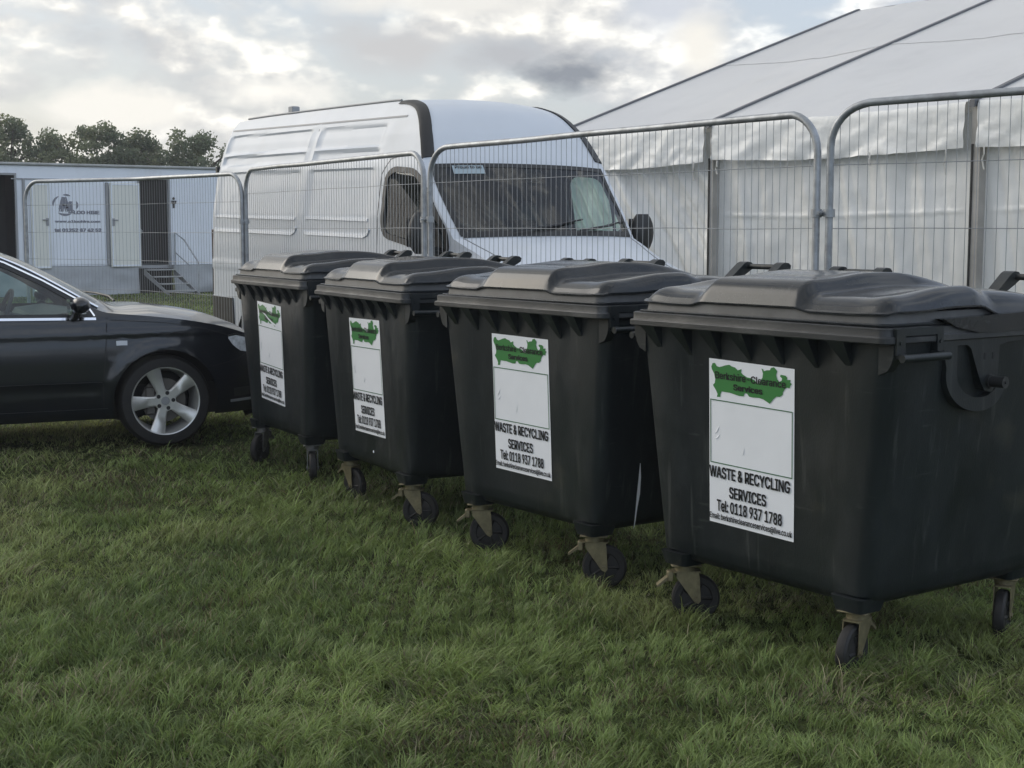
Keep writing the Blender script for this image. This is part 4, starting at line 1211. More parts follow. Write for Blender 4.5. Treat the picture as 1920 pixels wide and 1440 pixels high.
for s in (-1, 1):
    for W_ in CW: strip2d(dense(W_, .04, True), car_w, .026, .003, s, closed=True).build('window_seal', 'black_trim', car)
    # bright trim: waist, window arc and roof rail
    strip2d(dense([(-3.34, .985), (-2.6, .945), (-1.6, .933), (-.462, .916)], .05), car_w, .017, .009, s).build('waist_trim', 'chrome', car)
    arc = dense([(-.470, .935), (-.520, 1.018), (-.585, 1.058), (-.79, 1.180), (-1.03, 1.303), (-1.22, 1.372), (-1.62, 1.390), (-2.4, 1.386), (-2.9, 1.335), (-3.25, 1.23), (-3.36, 1.06)], .05)
    strip2d(arc, car_w, .011, .009, s).build('window_trim', 'chrome', car)
    strip2d(dense([(-1.655, .95), (-1.655, 1.37)], .04), car_w, .062, .004, s).build('door_pillar', 'black_trim', car)
    strip2d(dense([(-2.585, .955), (-2.60, 1.35)], .04), car_w, .062, .004, s).build('rear_pillar_trim', 'black_trim', car)
    # bright water channel along the screen pillar, running on as a roof rail
    i0 = next(i for i, t_ in enumerate(CTAG) if t_ >= 14)
    i1 = next(i for i, t_ in enumerate(CTAG) if t_ >= 22)
    mb = MB(); mb.tube([car_top(i, s * .955) + Vector((0, 0, .010 + .03 * smooth(-1.5, -1.7, CP[i][0]) )) for i in range(i0 - 1, i1, 2)], .010, 8); mb.build('roof_rail', 'chrome', car)
    # rub strip and sill
    strip2d(dense([(-2.05, .473), (-.435, .469)], .06), car_w, .022, .010, s).build('rub_strip', 'car_paint', car)
    strip2d(dense([(-2.25, .278), (-.40, .278)], .06), car_w, .030, .012, s).build('sill_trim', 'car_paint', car)
    # shut lines
    for pth in ([(-.39, .916), (-.405, .70), (-.43, .47), (-.425, .27)], [(-1.655, .93), (-1.66, .5), (-1.64, .27)]):
        strip2d(dense(pth, .04), car_w, .006, .0012, s).build('door_gap', 'dark_lining', car)
    strip2d(dense([(-.36, .905), (.0, .878), (.30, .825), (.50, .762), (.60, .735)], .04), car_w, .005, .0012, s).build('bonnet_gap', 'dark_lining', car)
    strip2d(dense([(.33, .56), (.52, .60), (.60, .64)], .03), car_w, .005, .0012, s).build('bumper_gap', 'dark_lining', car)
    strip2d(dense([(-1.50, .80), (-1.30, .80)], .04), car_w, .026, .03, s).build('door_handle', 'car_paint', car)
    # side repeater lamp
    strip2d([(-.335, .745), (-.30, .746), (-.26, .745)], car_w, .032, .008, s).build('side_lamp', 'grey_lens', car, smooth=0)
    # headlamp wrapping round the wing
    mb = MB()
    pl_ = [(.455, .765), (.49, .700), (.545, .655), (.66, .640), (.80, .625), (.845, .640), (.80, .675), (.74, .715), (.62, .757), (.52, .785)]
    rows = []
    for k in range(13):
        x = .455 + .38 * k / 12
        up = lerp_tab([(.455, .770), (.52, .778), (.62, .752), (.74, .708), (.835, .665)], x) - .006; lo = lerp_tab([(.455, .752), (.49, .702), (.545, .660), (.66, .640), (.835, .625)], x)
        rows.append([(x, s * (car_w(x, z_) + .006), z_) for z_ in np.linspace(lo, max(up, lo + .004), 6)])
    mb.grid(rows).build('headlight', 'lamp_chrome', car, smooth=60)
    strip2d(dense([(.455, .772), (.52, .782), (.62, .756), (.74, .712)], .03), car_w, .010, .009, s).build('headlight_edge', 'black_trim', car)
    # bright slat in the bumper corner
    strip2d(dense([(.47, .300), (.62, .305), (.72, .31)], .04), car_w, .018, .012, s).build('bumper_slat', 'grey_trim', car)
    strip2d(dense([(.50, .36), (.70, .37)], .04), car_w, .06, .004, s).build('bumper_intake', 'black_trim', car)
    # mirror
    mr = link('door_mirror', None, car, (-.60, s * .86, .98))
    mb = MB(); rings = []
    for t_ in np.linspace(0, 1, 9):
        k = (math.sin(math.pi * (t_ * .80 + .12))) ** .6
        rings.append([(.020 + .065 * k * math.cos(a) * (1.0), s * (.03 + .17 * t_), .035 + .058 * k * math.sin(a)) for a in np.linspace(0, 2 * math.pi, 17)[:-1]])
    mb.loft(rings, True, True).build('shell', 'car_paint', mr, smooth=60)
    mb = MB(); mb.tube([(-.01, s * -.04, -.045), (0, s * .05, -.03), (0, s * .10, .0)], [.04, .032, .03], 8); mb.build('mirror_arm', 'black_trim', mr)
    mb = MB(); mb.add([(-.060, s * .05, -.01), (-.060, s * .19, -.01), (-.060, s * .19, .08), (-.060, s * .05, .08)], [(0, 1, 2, 3)]).build('mirror_glass', 'chrome', mr)
    # tail lamp
    mb = MB(); rows = []
    for z_ in np.linspace(.72, .92, 6): rows.append([(x, s * (car_w(x, z_) + .006), z_) for x in np.linspace(-3.70, -3.45, 5)])
    mb.grid(rows).build('tail_lamp', 'red_lens', car, smooth=60)
# grille and plate area in front
mb = MB(); mb.prism([(.905, .30), (.915, .45), (.90, .60), (.86, .66), (.80, .62), (.80, .30)], 1, -.34, .34); mb.build('grille', 'black_trim', car)
mb = MB()
for z_ in np.linspace(.34, .62, 8): mb.box((.80, -.31, z_ - .004), (.918, .31, z_ + .004))
mb.build('grille_slats', 'grey_trim', car)
# wipers at the foot of the screen
i_ = next(i for i, t_ in enumerate(CTAG) if t_ >= 13)
mb = MB(); mb.box((-.44, -.62, .955), (-.36, .62, .985), ch=.01); mb.build('scuttle', 'black_trim', car)
for a, b in ((-.60, -.02), (-.05, .55)):
    mb = MB(); mb.tube([car_top(i_, a) + Vector((.03, 0, .04)), car_top(i_ + 1, (a + b) / 2) + Vector((.03, 0, .045)), car_top(i_ + 2, b) + Vector((.02, 0, .03))], .008, 6); mb.build('wiper', 'black_trim', car)
# cabin
mb = MB(); mb.prism([(-.45, .93), (-.62, .955), (-.82, .93), (-.90, .80), (-.85, .5), (-.45, .5)], 1, -.70, .70); mb.build('dashboard', 'cab_grey', car)
mb = MB(); mb.tube([(-1.02 + .065 * math.sin(a), -.37 + .185 * math.cos(a), .93 + .17 * math.sin(a)) for a in np.linspace(0, 2 * math.pi, 25)[:-1]], .015, 8, closed=True)
mb.tube([(-.80, -.37, .88), (-1.02, -.37, .93)], .03, 8); mb.bar((-1.02, -.55, .93), (-1.02, -.19, .93), .03); mb.build('steering_wheel', 'cab_grey', car)
for x in (-1.75, -2.65):
    for y in (-.37, .37):
        mb = MB(); mb.box((x - .10, y - .23, .45), (x + .06, y + .23, 1.08), ch=.06); mb.box((x - .08, y - .23, .40), (x + .48, y + .23, .58), ch=.05); mb.build('seat', 'cab_grey', car)
        mb = MB(); mb.box((x - .09, y - .13, 1.10), (x, y + .13, 1.27), ch=.05); mb.build('headrest', 'cab_grey', car)
# underside
mb = MB(); mb.box((-3.6, -.62, .20), (.75, .62, .42)); mb.box((-2.2, -.78, .22), (-.42, .78, .5))
for ax_ in (0, -2.648): mb.box((ax_ - .40, -.60, .25), (ax_ + .40, .60, .72))
mb.build('underbody', 'dark_lining', car)
# wheels: built once, copied
def wheel_parts(par):
    mb = MB(); mb.lathe([(.235, .10), (.243, .112), (.262, .113), (.300, .108), (.316, .092), (.323, .06), (.324, 0), (.323, -.06), (.316, -.092), (.30, -.108), (.24, -.11), (.235, -.10)], (0, 0, 0), (0, -1, 0), 64)
    for g in (-.045, .0, .045): pass
    t_ = mb.build('tyre', 'rubber', par)
    mb = MB(); mb.lathe([(.243, .098), (.240, .108), (.232, .106), (.226, .085), (.215, .03), (.205, -.09)], (0, 0, 0), (0, -1, 0), 64)
    for k in range(5):
        a = R(39 + 72 * k); c, s_ = math.cos(a), math.sin(a)
        def P(r, w, y): return (r * c - w * s_, -y, r * s_ + w * c)
        secs = []
        for r, wd, y in ((.030, .048, .080), (.075, .034, .082), (.11, .036, .082), (.16, .043, .086), (.205, .050, .092), (.231, .056, .098)):
            secs.append([P(r, -wd, y - .022), P(r, -wd * .98, y - .002), P(r, -wd * .72, y + .007), P(r, wd * .72, y + .007), P(r, wd * .98, y - .002), P(r, wd, y - .022)])
        mb.loft(secs, True, True)
    mb.cyl((0, -.05, 0), (0, -.088, 0), .074, 32)
    rim = mb.build('rim', 'alloy', par, smooth=40)
    mb = MB(); mb.cyl((0, -.086, 0), (0, -.094, 0), .030, 24); mb.build('hub_cap', 'grey_trim', rim)
    for k in range(5):
        a = R(75 + 72 * k); q = Vector((.056 * math.cos(a), 0, .056 * math.sin(a)))
        mb = MB().cyl(q + Vector((0, -.080, 0)), q + Vector((0, -.0885, 0)), .0145, 12); mb.build('bolt', 'dark_lining', rim)
    mb = MB(); mb.cyl((0, -.005, 0), (0, -.028, 0), .155, 40); mb.box((-.13, -.05, -.10), (-.06, .0, .10), ch=.01); mb.build('brake_disc', 'brake', par)
w0 = link('wheel', None, car, (0, -.755, .325)); wheel_parts(w0)
for (x, s) in ((-2.648, -1), (0, 1), (-2.648, 1)):
    c = copy_tree(w0, car); c.location = (x, s * .755, .325); c.rotation_euler = (0, 0, 0 if s < 0 else math.pi)

# ================================================================== TOILET TRAILER
TO = (-11.93, 34.0, 0.0); TYAW = math.atan2(.566, .824)
tr = thing('toilet_trailer', 'long white toilet trailer with open cream doors standing behind the bent fence', 'trailer', TO, TYAW)
TZ0, TZ1, TD = .70, 3.06, 2.4
TX0, TX1 = -3.2, 6.6
DOORS = [(-.33, .42, .83 - .13, 2.83), (3.42, 4.155, .68, 2.79)]
mb = MB()
# front wall in pieces round the two doorways
xs = [TX0] + [v for d in DOORS for v in d[:2]] + [TX1]
for i in range(0, len(xs), 2): mb.box((xs[i], 0, TZ0), (xs[i + 1], .04, TZ1))
for x0, x1, z0, z1 in DOORS: mb.box((x0, .001, z1), (x1, .039, TZ1 - .001))
mb.box((TX0, TD - .04, TZ0), (TX1, TD, TZ1)); mb.box((TX0, .041, TZ0), (TX0 + .04, TD - .041, TZ1)); mb.box((TX1 - .04, .041, TZ0), (TX1, TD - .041, TZ1))
mb.build('wall', 'trailer_white', tr)
mb = MB(); mb.box((TX0 - .06, -.06, TZ1 + .002), (TX1 + .06, TD + .06, TZ1 + .07), ch=.02); mb.build('roof', 'roofgrey', tr)
mb = MB(); mb.box((TX0 + .05, .05, TZ0 - .08), (TX1 - .05, TD - .05, TZ0 - .005)); mb.build('floor', 'grey_trim', tr)
# dark inside rooms with a partition and a basin seen through the doorways
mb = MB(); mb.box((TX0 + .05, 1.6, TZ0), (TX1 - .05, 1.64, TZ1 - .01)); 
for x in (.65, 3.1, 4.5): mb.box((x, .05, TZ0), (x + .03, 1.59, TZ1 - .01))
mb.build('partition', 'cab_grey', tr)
mb = MB(); mb.box((3.50, 1.2, 1.45), (3.95, 1.59, 1.60), ch=.05); mb.box((3.66, 1.42, .72), (3.80, 1.58, 1.46), ch=.03); mb.build('basin', 'trailer_white', tr)
# skirt of loose sheet round the chassis
def skirt(xa, xb):
    mb = MB(); n = 60
    rows = []
    for k in range(n + 1):
        x = xa + (xb - xa) * k / n
        rows.append([(x, -.02 - .05 * (1 - z / .69) * (1.2 + mnoise.noise((x * 1.3, z * 2.5, 0))) - .035 * mnoise.noise((x * 2.2, z * 4, 3)), z + .02 * mnoise.noise((x, z, 9)) * (z < .1)) for z in np.linspace(.012, .69, 9)])
    mb.grid(rows); return mb
skirt(TX0, 3.35).build('skirt', 'trailer_skirt', tr, smooth=80)
skirt(4.25, TX1).build('skirt', 'trailer_skirt', tr, smooth=80)
mb = MB(); mb.box((3.3, .2, .02), (4.3, .22, .62)); mb.build('skirt', 'dark_lining', tr)
def door_leaf(x0, x1, z0, z1, ang, hinge, nm='door'):
    d = link(nm, None, tr, (hinge, -.012, 0)); d.rotation_euler = (0, 0, ang)
    w_ = x1 - x0; sg = 1 if abs(hinge - x0) < .01 else -1
    a, b = (0, w_) if sg > 0 else (-w_, 0)
    mb = MB(); mb.box((a, -.045, z0), (b, 0, z1), ch=.008); mb.build('leaf', 'cream_door', d)
    mb = MB(); t_ = .035
    for q in ((a + .02, b - .02, z0 + .02, z0 + .02 + t_), (a + .02, b - .02, z1 - .02 - t_, z1 - .02)): mb.box((q[0], -.052, q[2]), (q[1], -.044, q[3]))
    for q in ((a + .02, a + .02 + t_), (b - .02 - t_, b - .02)): mb.box((q[0], -.052, z0 + .06), (q[1], -.044, z1 - .06))
    mb.build('edge_frame', 'trailer_white', d)
    hx = b - .07 if sg > 0 else a + .07
    if nm: 
        mb = MB(); mb.box((hx - .03, -.062, 1.66), (hx + .03, -.050, 1.84)); mb.bar((hx, -.075, 1.80), (hx - sg * .12, -.078, 1.80), .02); mb.build('handle', 'grey_trim', d)
door_leaf(.78, 1.22, .65, 2.665, R(-3), .78)
door_leaf(2.655, 3.415, .665, 2.695, R(3.0), 3.415)
# door frames, grey post beside the second door
for x0, x1, z0, z1 in DOORS:
    mb = MB()
    for a, b, c, d in ((x0 - .05, x0, z0, z1 + .05), (x1, x1 + .05, z0, z1 + .05), (x0, x1, z1, z1 + .05)): mb.box((a, -.03, c), (b, .045, d))
    mb.build('door_frame', 'grey_trim', tr)
mb = MB(); mb.box((2.575, -.05, .72), (2.645, -.001, 2.70), ch=.01); mb.build('door_post', 'grey_trim', tr)
mb = MB(); mb.box((.60, -.05, .68), (.66, -.001, 2.75), ch=.01); mb.build('door_post', 'grey_trim', tr)
mb = MB(); mb.box((.35, -.022, 2.735), (2.7, -.001, 2.765)); mb.build('drip_rail', 'grey_trim', tr)
# sign on the wall
sg_ = MB(); sg_.box((1.235, -.016, .74), (2.555, -.001, 2.70)); sg_ = sg_.build('sign_board', 'trailer_white', tr)
mb = MB(); cx, cz, rx, rz_ = 1.595, 2.155, .285, .235
def swoosh(a0, a1, w):
    n = 14; pts = []
    o = []; i_ = []
    for k in range(n + 1):
        a = R(a0 + (a1 - a0) * k / n); q = w * math.sin(math.pi * k / n) ** .7 + .002
        o.append((cx + (rx + q / 2) * math.cos(a), -.020, cz + (rz_ + q / 2) * math.sin(a))); i_.append((cx + (rx - q / 2) * math.cos(a), -.020, cz + (rz_ - q / 2) * math.sin(a)))
    m2 = MB(); m2.add(o + i_, [(k, k + 1, n + 2 + k, n + 1 + k) for k in range(n)]); m2.build('emblem_arc', 'sign_grey', sg_)
swoosh(120, 190, .05); swoosh(62, 100, .045); swoosh(232, 300, .055); swoosh(-25, 22, .06)
def tt(nm, s, x0, x1, z0, z1, bold=.06, sh=0.0, y=-.021):
    mb = MB(); text_fit(mb, s, x0, x1, z0, z1, lambda x, z, l: (x, y - l, z), bold, sh); mb.build(nm, 'sign_grey', sg_)
tt('emblem_letter', 'A', 1.43, 1.71, 1.995, 2.34, .10)
tt('emblem_numeral', '1', 1.66, 1.80, 1.96, 2.24, .12, y=-.024)
tt('company_name', 'LOO HIRE', 1.79, 2.42, 1.935, 2.02, .06)
tt('web_line', 'www.a1loohire.com', 1.335, 2.43, 1.735, 1.795, .05)
tt('phone_line', 'tel 01252 87 42 52', 1.32, 2.455, 1.515, 1.60, .06)
# man symbol by the door
mb = MB()
mb.add([(4.30 + .035 * math.cos(a), -.010, 2.335 + .035 * math.sin(a)) for a in np.linspace(0, 2 * math.pi, 17)[:-1]], [tuple(range(16))])
mb.add([(4.23, -.010, 2.285), (4.37, -.010, 2.285), (4.365, -.010, 2.215), (4.335, -.010, 2.20), (4.33, -.010, 2.10), (4.27, -.010, 2.10), (4.265, -.010, 2.20), (4.235, -.010, 2.215)], [tuple(range(8))])
mb.build('gents_symbol', 'ink_black', tr)
# steps up to the open door, a thing of their own
st = thing('door_steps', 'grey metal steps with a handrail leading up to the open trailer door', 'steps', (TO[0] + .824 * 3.95 , TO[1] + .566 * 3.95, 0), TYAW)
mb = MB(); N = 4
for k in range(N):
    z = .60 - .165 * k; y = -.12 - .27 * k; o = .06 * k
    mb.box((-.45 + o, y - .14, z - .03), (.30 + o, y + .14, z), ch=.006)
mb.build('tread', 'step_metal', st)
mb = MB()
for x in (-.46, .31):
    mb.prism([(-.02, .60), (-.02, .46), (-1.00, .0), (-1.12, .0), (-1.10, .09)], 0, x - .012, x + .012) if False else mb.loft([[(x + .06 * (-y / .27) - .012, y, z) for y, z in ((-.02, .60), (-.02, .46), (-.98, .0), (-1.10, .0))], [(x + .06 * (-y / .27) + .012, y, z) for y, z in ((-.02, .60), (-.02, .46), (-.98, .0), (-1.10, .0))]], True, True)
mb.build('stringer', 'grey_trim', st)
mb = MB(); mb.tube([(.34, -.05, .60), (.34, -.05, 1.50), (.42, -.45, 1.32), (.56, -.98, .78), (.56, -1.0, .02)], .02, 8); mb.tube([(.35, -.06, 1.0), (.47, -.62, .70)], .014, 6); mb.build('handrail', 'galvanised', st)

# ================================================================== MARQUEE
WD = Vector((.592, -.806, 0)); PD = Vector((.806, .592, 0))      # along the wall towards us, and across the tent
P1 = Vector((1.946, 14.2, 0)); BAY = 3.0
mq_lines = [-2.459] + [BAY * k for k in range(0, 5)]
EAVE, RIDGE, HALF = 2.63, 4.37, 4.88
MO = P1.copy()
mq = thing('marquee', 'big white frame marquee with pitched roof and wrinkled side walls behind the fence', 'marquee', MO)
def MP(s, t, z): return WD * s + PD * t + Vector((0, 0, z))        # local to the Empty
def roof_z(t):
    return EAVE + (RIDGE - EAVE) * (1 - abs(t - HALF) / HALF)
nb = len(mq_lines) - 1
def roof_pt(b, i, t, off=0.0):
    s0, s1 = mq_lines[b], mq_lines[b + 1]; L = s1 - s0
    sag = math.sin(math.pi * i); tt_ = t / HALF
    z = roof_z(t) - .055 * sag * math.sin(math.pi * min(1, max(0, tt_))) ** .8 - .03 * sag * max(0, 1 - max(0, tt_) * 3)
    wr = .014 * mnoise.noise((b * 7 + i * 7 + t * .9, t * .25, 1)) * sag + .008 * mnoise.noise((i * 22 + t * 1.6 + b * 5, t * .3, 4)) * sag ** .5
    return MP(s0 + L * i, t, z + wr + off)
for b in range(nb):
    s0, s1 = mq_lines[b], mq_lines[b + 1]; L = s1 - s0
    rows = [[roof_pt(b, i, t) for t in np.linspace(-.06, HALF, 44)] for i in np.linspace(0, 1, 37)]
    MB().grid(rows).build('roof_panel', 'pvc_roof', mq, smooth=60)
    MB().grid([[MP(s0 + L * i, t, roof_z(t) - .05 * math.sin(math.pi * i) * math.sin(math.pi * (t - HALF) / HALF)) for t in np.linspace(HALF, 2 * HALF + .06, 14)] for i in np.linspace(0, 1, 9)]).build('roof_panel', 'pvc_roof', mq, smooth=60)
    # welded seam across the roof cloth
    MB().grid([[roof_pt(b, i, 2.55 + q, .004) for q in (-.03, .03)] for i in np.linspace(0.0, 1, 37)]).build('roof_seam', 'pvc_roof', mq)
    # valance hanging below the eave, pulled up a little in the middle
    rows = []; va = .36
    for i in np.linspace(.012, .972, 70):
        row = []
        e = roof_pt(b, i, -.06, .001)
        for q in np.linspace(0, 1, 14):
            cr = .030 * mnoise.noise((i * 9 + b * 3 + q * 1.5, q * 1.2 + i * 3, 7)) + .020 * mnoise.noise((i * 24 + q * 6, q * 3 - i * 9, b)) + .010 * mnoise.noise((i * 60, q * 7, b))
            drop = va * (1 + .05 * math.sin(3.1 * i + b) + .12 * (i - .5) * (1 if b == 1 else .4))
            row.append(e - PD * ((.012 + .012 * q + cr * (.15 + .8 * q)) if q > 0 else 0) - Vector((0, 0, drop * q)))
        rows.append(row)
    vl = MB().grid(rows).build('valance', 'pvc_wall', mq, smooth=70)
    # wall panel: tension wrinkles fan out from the upper corner
    rows = []; W0, W1 = s0 + .024, s1 - (.044 if b == 1 else .024)
    NI, NJ_ = 120, 150
    for i in np.linspace(0, 1, NI):
        row = []
        for q in np.linspace(0, 1, NJ_):
            z = .02 + (EAVE - .12) * q; s_ = W0 + (W1 - W0) * i
            u = s_ * 1.0 + (z - 2.3) * (.8 if b == 0 else .18)
            rd = lambda v: 1 - abs(mnoise.noise(v)) * 2.2
            amp = smooth(0, 1.6, z) if b == 0 else .75
            wv = (.075 if b == 0 else .05) * rd((u * 2.6 + b * 9, z * .30, 2)) * amp + (.045 if b == 0 else .028) * rd((u * 6.1 + 4, z * .5, b + 5)) * amp + .05 * mnoise.noise((s_ * .9, z * .7, b * 3.3)) + .012 * mnoise.noise((s_ * 3.1, z * 2.7, b + 8))
            fold = -.014 * math.exp(-abs(z - 1.73 + .02 * math.sin(s_ * 1.3) + .006 * mnoise.noise((s_ * 9, 0, 0))) / .014) if b > 0 else 0
            wv += fold + .006 * mnoise.noise((s_ * 7, z * 8, 3.0 + b))
            if b == 2: wv += .10 * math.exp(-((s_ - 3.9) / .22) ** 2 - ((z - 1.25) / .3) ** 2)
            edge = min(1, min(i, 1 - i) * 12)
            row.append(MP(s_, .05 + (wv - .03) * edge, z))
        rows.append(row)
    MB().grid(rows).build('wall_panel', 'pvc_wall', mq, smooth=75)
# gable end away from us and the far long wall
gp = [MP(mq_lines[0] + .02, t, z) for t, z in ((.02, .02), (2 * HALF - .02, .02), (2 * HALF - .02, EAVE - .02), (HALF, RIDGE - .03), (.02, EAVE - .02))]
MB().add(gp, [(0, 1, 2, 3, 4)]).build('gable_wall', 'pvc_wall', mq)
gp = [MP(mq_lines[-1] - .02, t, z) for t, z in ((.02, .02), (2 * HALF - .02, .02), (2 * HALF - .02, EAVE - .02), (HALF, RIDGE - .03), (.02, EAVE - .02))]
MB().add(gp, [(0, 1, 2, 3, 4)]).build('gable_wall', 'pvc_wall', mq)
MB().add([MP(mq_lines[0], 2 * HALF, .02), MP(mq_lines[-1], 2 * HALF, .02), MP(mq_lines[-1], 2 * HALF, EAVE), MP(mq_lines[0], 2 * HALF, EAVE)], [(0, 1, 2, 3)]).build('far_wall', 'pvc_wall', mq)
for k, s in enumerate(mq_lines):
    # aluminium rafter over the cloth
    mb = MB(); rings = []
    for t in (-.10, HALF * .5, HALF, HALF * 1.5, 2 * HALF + .10):
        z = roof_z(t); rings.append([MP(s - .024, t, z - .04), MP(s - .024, t, z + .020), MP(s + .024, t, z + .020), MP(s + .024, t, z - .04)])
    mb.loft(rings, True, True).build('rafter', 'roof_beam', mq)
    if 0 <= k < nb + 1:
        lw = .042 if k == 2 else .022
        mb = MB(); mb.loft([[MP(s - lw, -.035, z), MP(s + lw, -.035, z), MP(s + lw, .10, z), MP(s - lw, .10, z)] for z in (.0, EAVE - .06)], True, True); mb.build('leg', 'tent_leg', mq)
        mb = MB(); mb.loft([[MP(s - .034, -.046, z), MP(s - .018, -.046, z), MP(s - .018, -.037, z), MP(s - .034, -.037, z)] for z in (.02, EAVE - .36)], True, True); mb.build('keder_rail', 'black_trim', mq)
# tie cords hanging from the ends of the valance
for s, d in ((-.16, .10), (.16, .05), (2.78, .13), (3.14, .10), (2.0, .03)):
    z0 = EAVE - .42
    mb = MB().tube([MP(s, -.12, z0 + .03), MP(s + .01, -.13, z0 - .03), MP(s - .015, -.12, z0 - d * .7), MP(s + .01, -.125, z0 - d - .05)], .007, 5); mb.build('tie_cord', 'cord', mq)
# small sleeve knots on the wall
# ================================================================== TREES beyond the field
def leaf_mat(name, c0, c1):
    m = bpy.data.materials.new(name); m.use_nodes = True; t = m.node_tree; b = t.nodes['Principled BSDF']; o = [n for n in t.nodes if n.type == 'OUTPUT_MATERIAL'][0]
    b.inputs['Roughness'].default_value = .6; b.inputs['Specular IOR Level'].default_value = .25
    a = t.nodes.new('ShaderNodeAttribute'); a.attribute_name = 'Col'
    t.links.new(a.outputs['Color'], b.inputs['Base Color'])
    tl = t.nodes.new('ShaderNodeBsdfTranslucent'); t.links.new(a.outputs['Color'], tl.inputs[0])
    mx = t.nodes.new('ShaderNodeMixShader'); mx.inputs[0].default_value = .5
    t.links.new(b.outputs[0], mx.inputs[1]); t.links.new(tl.outputs[0], mx.inputs[2]); t.links.new(mx.outputs[0], o.inputs[0])
    MAT[name] = m
leaf_mat('foliage', None, None)
def raw_mesh(name, V, F4=None, F3=None, col=None):
    me = bpy.data.meshes.new(name); V = np.asarray(V, np.float32)
    me.vertices.add(len(V)); me.vertices.foreach_set('co', V.ravel())
    loops = []; starts = []; tot = 0; parts = []
    if F4 is not None and len(F4): parts.append(np.asarray(F4, np.int32))
    if F3 is not None and len(F3): parts.append(np.asarray(F3, np.int32))
    li = np.concatenate([p.ravel() for p in parts]); ls = []; o = 0
    for p in parts:
        n, k = p.shape; ls.append(o + np.arange(n) * k); o += n * k
    ls = np.concatenate(ls).astype(np.int32)
    me.loops.add(len(li)); me.loops.foreach_set('vertex_index', li)
    me.polygons.add(len(ls)); me.polygons.foreach_set('loop_start', ls)
    me.update(calc_edges=True)
    if col is not None:
        at = me.color_attributes.new('Col', 'FLOAT_COLOR', 'POINT'); c = np.ones((len(V), 4), np.float32); c[:, :3] = col; at.data.foreach_set('color', c.ravel())
    return me
def tree(x, y, h, wdt, label, seed, nclump=80, per=150, tone=(.16, .185, .11), low=.15, leaf=.15):
    r = np.random.default_rng(seed)
    t = thing('field_tree', label, 'tree', (x, y, 0), group='trees along the far edge of the field')
    mb = MB(); pts = [(0, 0, 0)]; px = py = 0.0
    for k in range(1, 7):
        px += r.normal(0, .12); py += r.normal(0, .12); pts.append((px, py, h * .80 * k / 6))
    mb.tube(pts, [.20 * (1 - .13 * k) for k in range(7)], 8)
    tips = []
    for k in range(26):
        z0 = h * (low * .6 + .62 * r.random()); a = r.random() * 2 * math.pi; ln = wdt * .5 * (.5 + .6 * r.random()); up = .25 + .7 * r.random()
        f = min(6, z0 / (h * .8) * 6); i_ = int(min(5, f)); b0 = Vector(pts[i_]).lerp(Vector(pts[i_ + 1]), f - i_)
        q = b0 + Vector((math.cos(a) * ln * .5, math.sin(a) * ln * .5, ln * .5 * up)); e = b0 + Vector((math.cos(a) * ln, math.sin(a) * ln, ln * up))
        mb.tube([b0, q, e], [.07, .045, .018], 5); tips += [q, e]
    mb.build('trunk', 'bark', t)
    C = []; 
    for k in range(nclump):
        if k < len(tips) and r.random() < .8: c = np.array(tips[k]) + r.normal(0, .2, 3)
        else:
            u = r.random() ** .8; zc = h * (low + (.98 - low) * u)
            prof = math.sin(math.pi * min(1, max(.02, (zc / h - low * .6) / (1.03 - low * .6)))) ** .7
            a = r.random() * 2 * math.pi; rr = wdt * .5 * prof * (r.random() ** .4)
            c = np.array((rr * math.cos(a), rr * math.sin(a), zc))
        C.append((c, .28 + .38 * r.random(), r.random()))
    V = []; COLS = []
    for c, s, tn in C:
        n = int(per * (s / .45) ** 2); p = r.normal(0, 1, (n, 3)); p /= np.linalg.norm(p, axis=1)[:, None]; p *= (r.random(n) ** .5)[:, None] * s; p[:, 2] *= .75
        p += c
        d1 = r.normal(0, 1, (n, 3)); d1 /= np.linalg.norm(d1, axis=1)[:, None]; d2 = r.normal(0, 1, (n, 3)); d2 = np.cross(d1, d2); d2 /= np.linalg.norm(d2, axis=1)[:, None]
        l = leaf * (.6 + .8 * r.random(n))[:, None]
        quad = np.stack([p - d1 * l * .5, p + d2 * l * .28, p + d1 * l * .5, p - d2 * l * .28], 1); V.append(quad.reshape(-1, 3))
        cc = np.array(tone)[None, :] * (.65 + .55 * tn + .35 * r.random((n, 1))) * np.array([1 + .15 * (tn - .5), 1, 1 - .1 * (tn - .5)])
        COLS.append(np.repeat(cc, 4, 0))
    V = np.concatenate(V); COLS = np.concatenate(COLS); F = np.arange(len(V)).reshape(-1, 4)
    me = raw_mesh('crown', V, F, None, COLS); me.materials.append(MAT['foliage'])
    link('crown', me, t)
TREES = [  # x, y, height, width, label
    (-20.6, 60, 5.95, 4.0, 'tall loose tree at the left edge of the picture above the trailer'),
    (-18.6, 61, 5.25, 3.0, 'low dense tree second from the left above the trailer roof'),
    (-16.9, 60, 5.75, 3.4, 'tree with a tall ragged top in the middle above the trailer'),
    (-15.4, 60.5, 5.45, 2.6, 'rounded tree just right of the ragged tall one above the trailer'),
    (-13.2, 60, 5.50, 3.6, 'broad airy tree next to the rear of the white van'),
    (-23.6, 61, 5.6, 4.2, 'tree hidden past the left edge of the picture, beyond the trailer'),
]
for i, (x, y, h, w_, lab) in enumerate(TREES): tree(x, y, h, w_, lab, 100 + i)
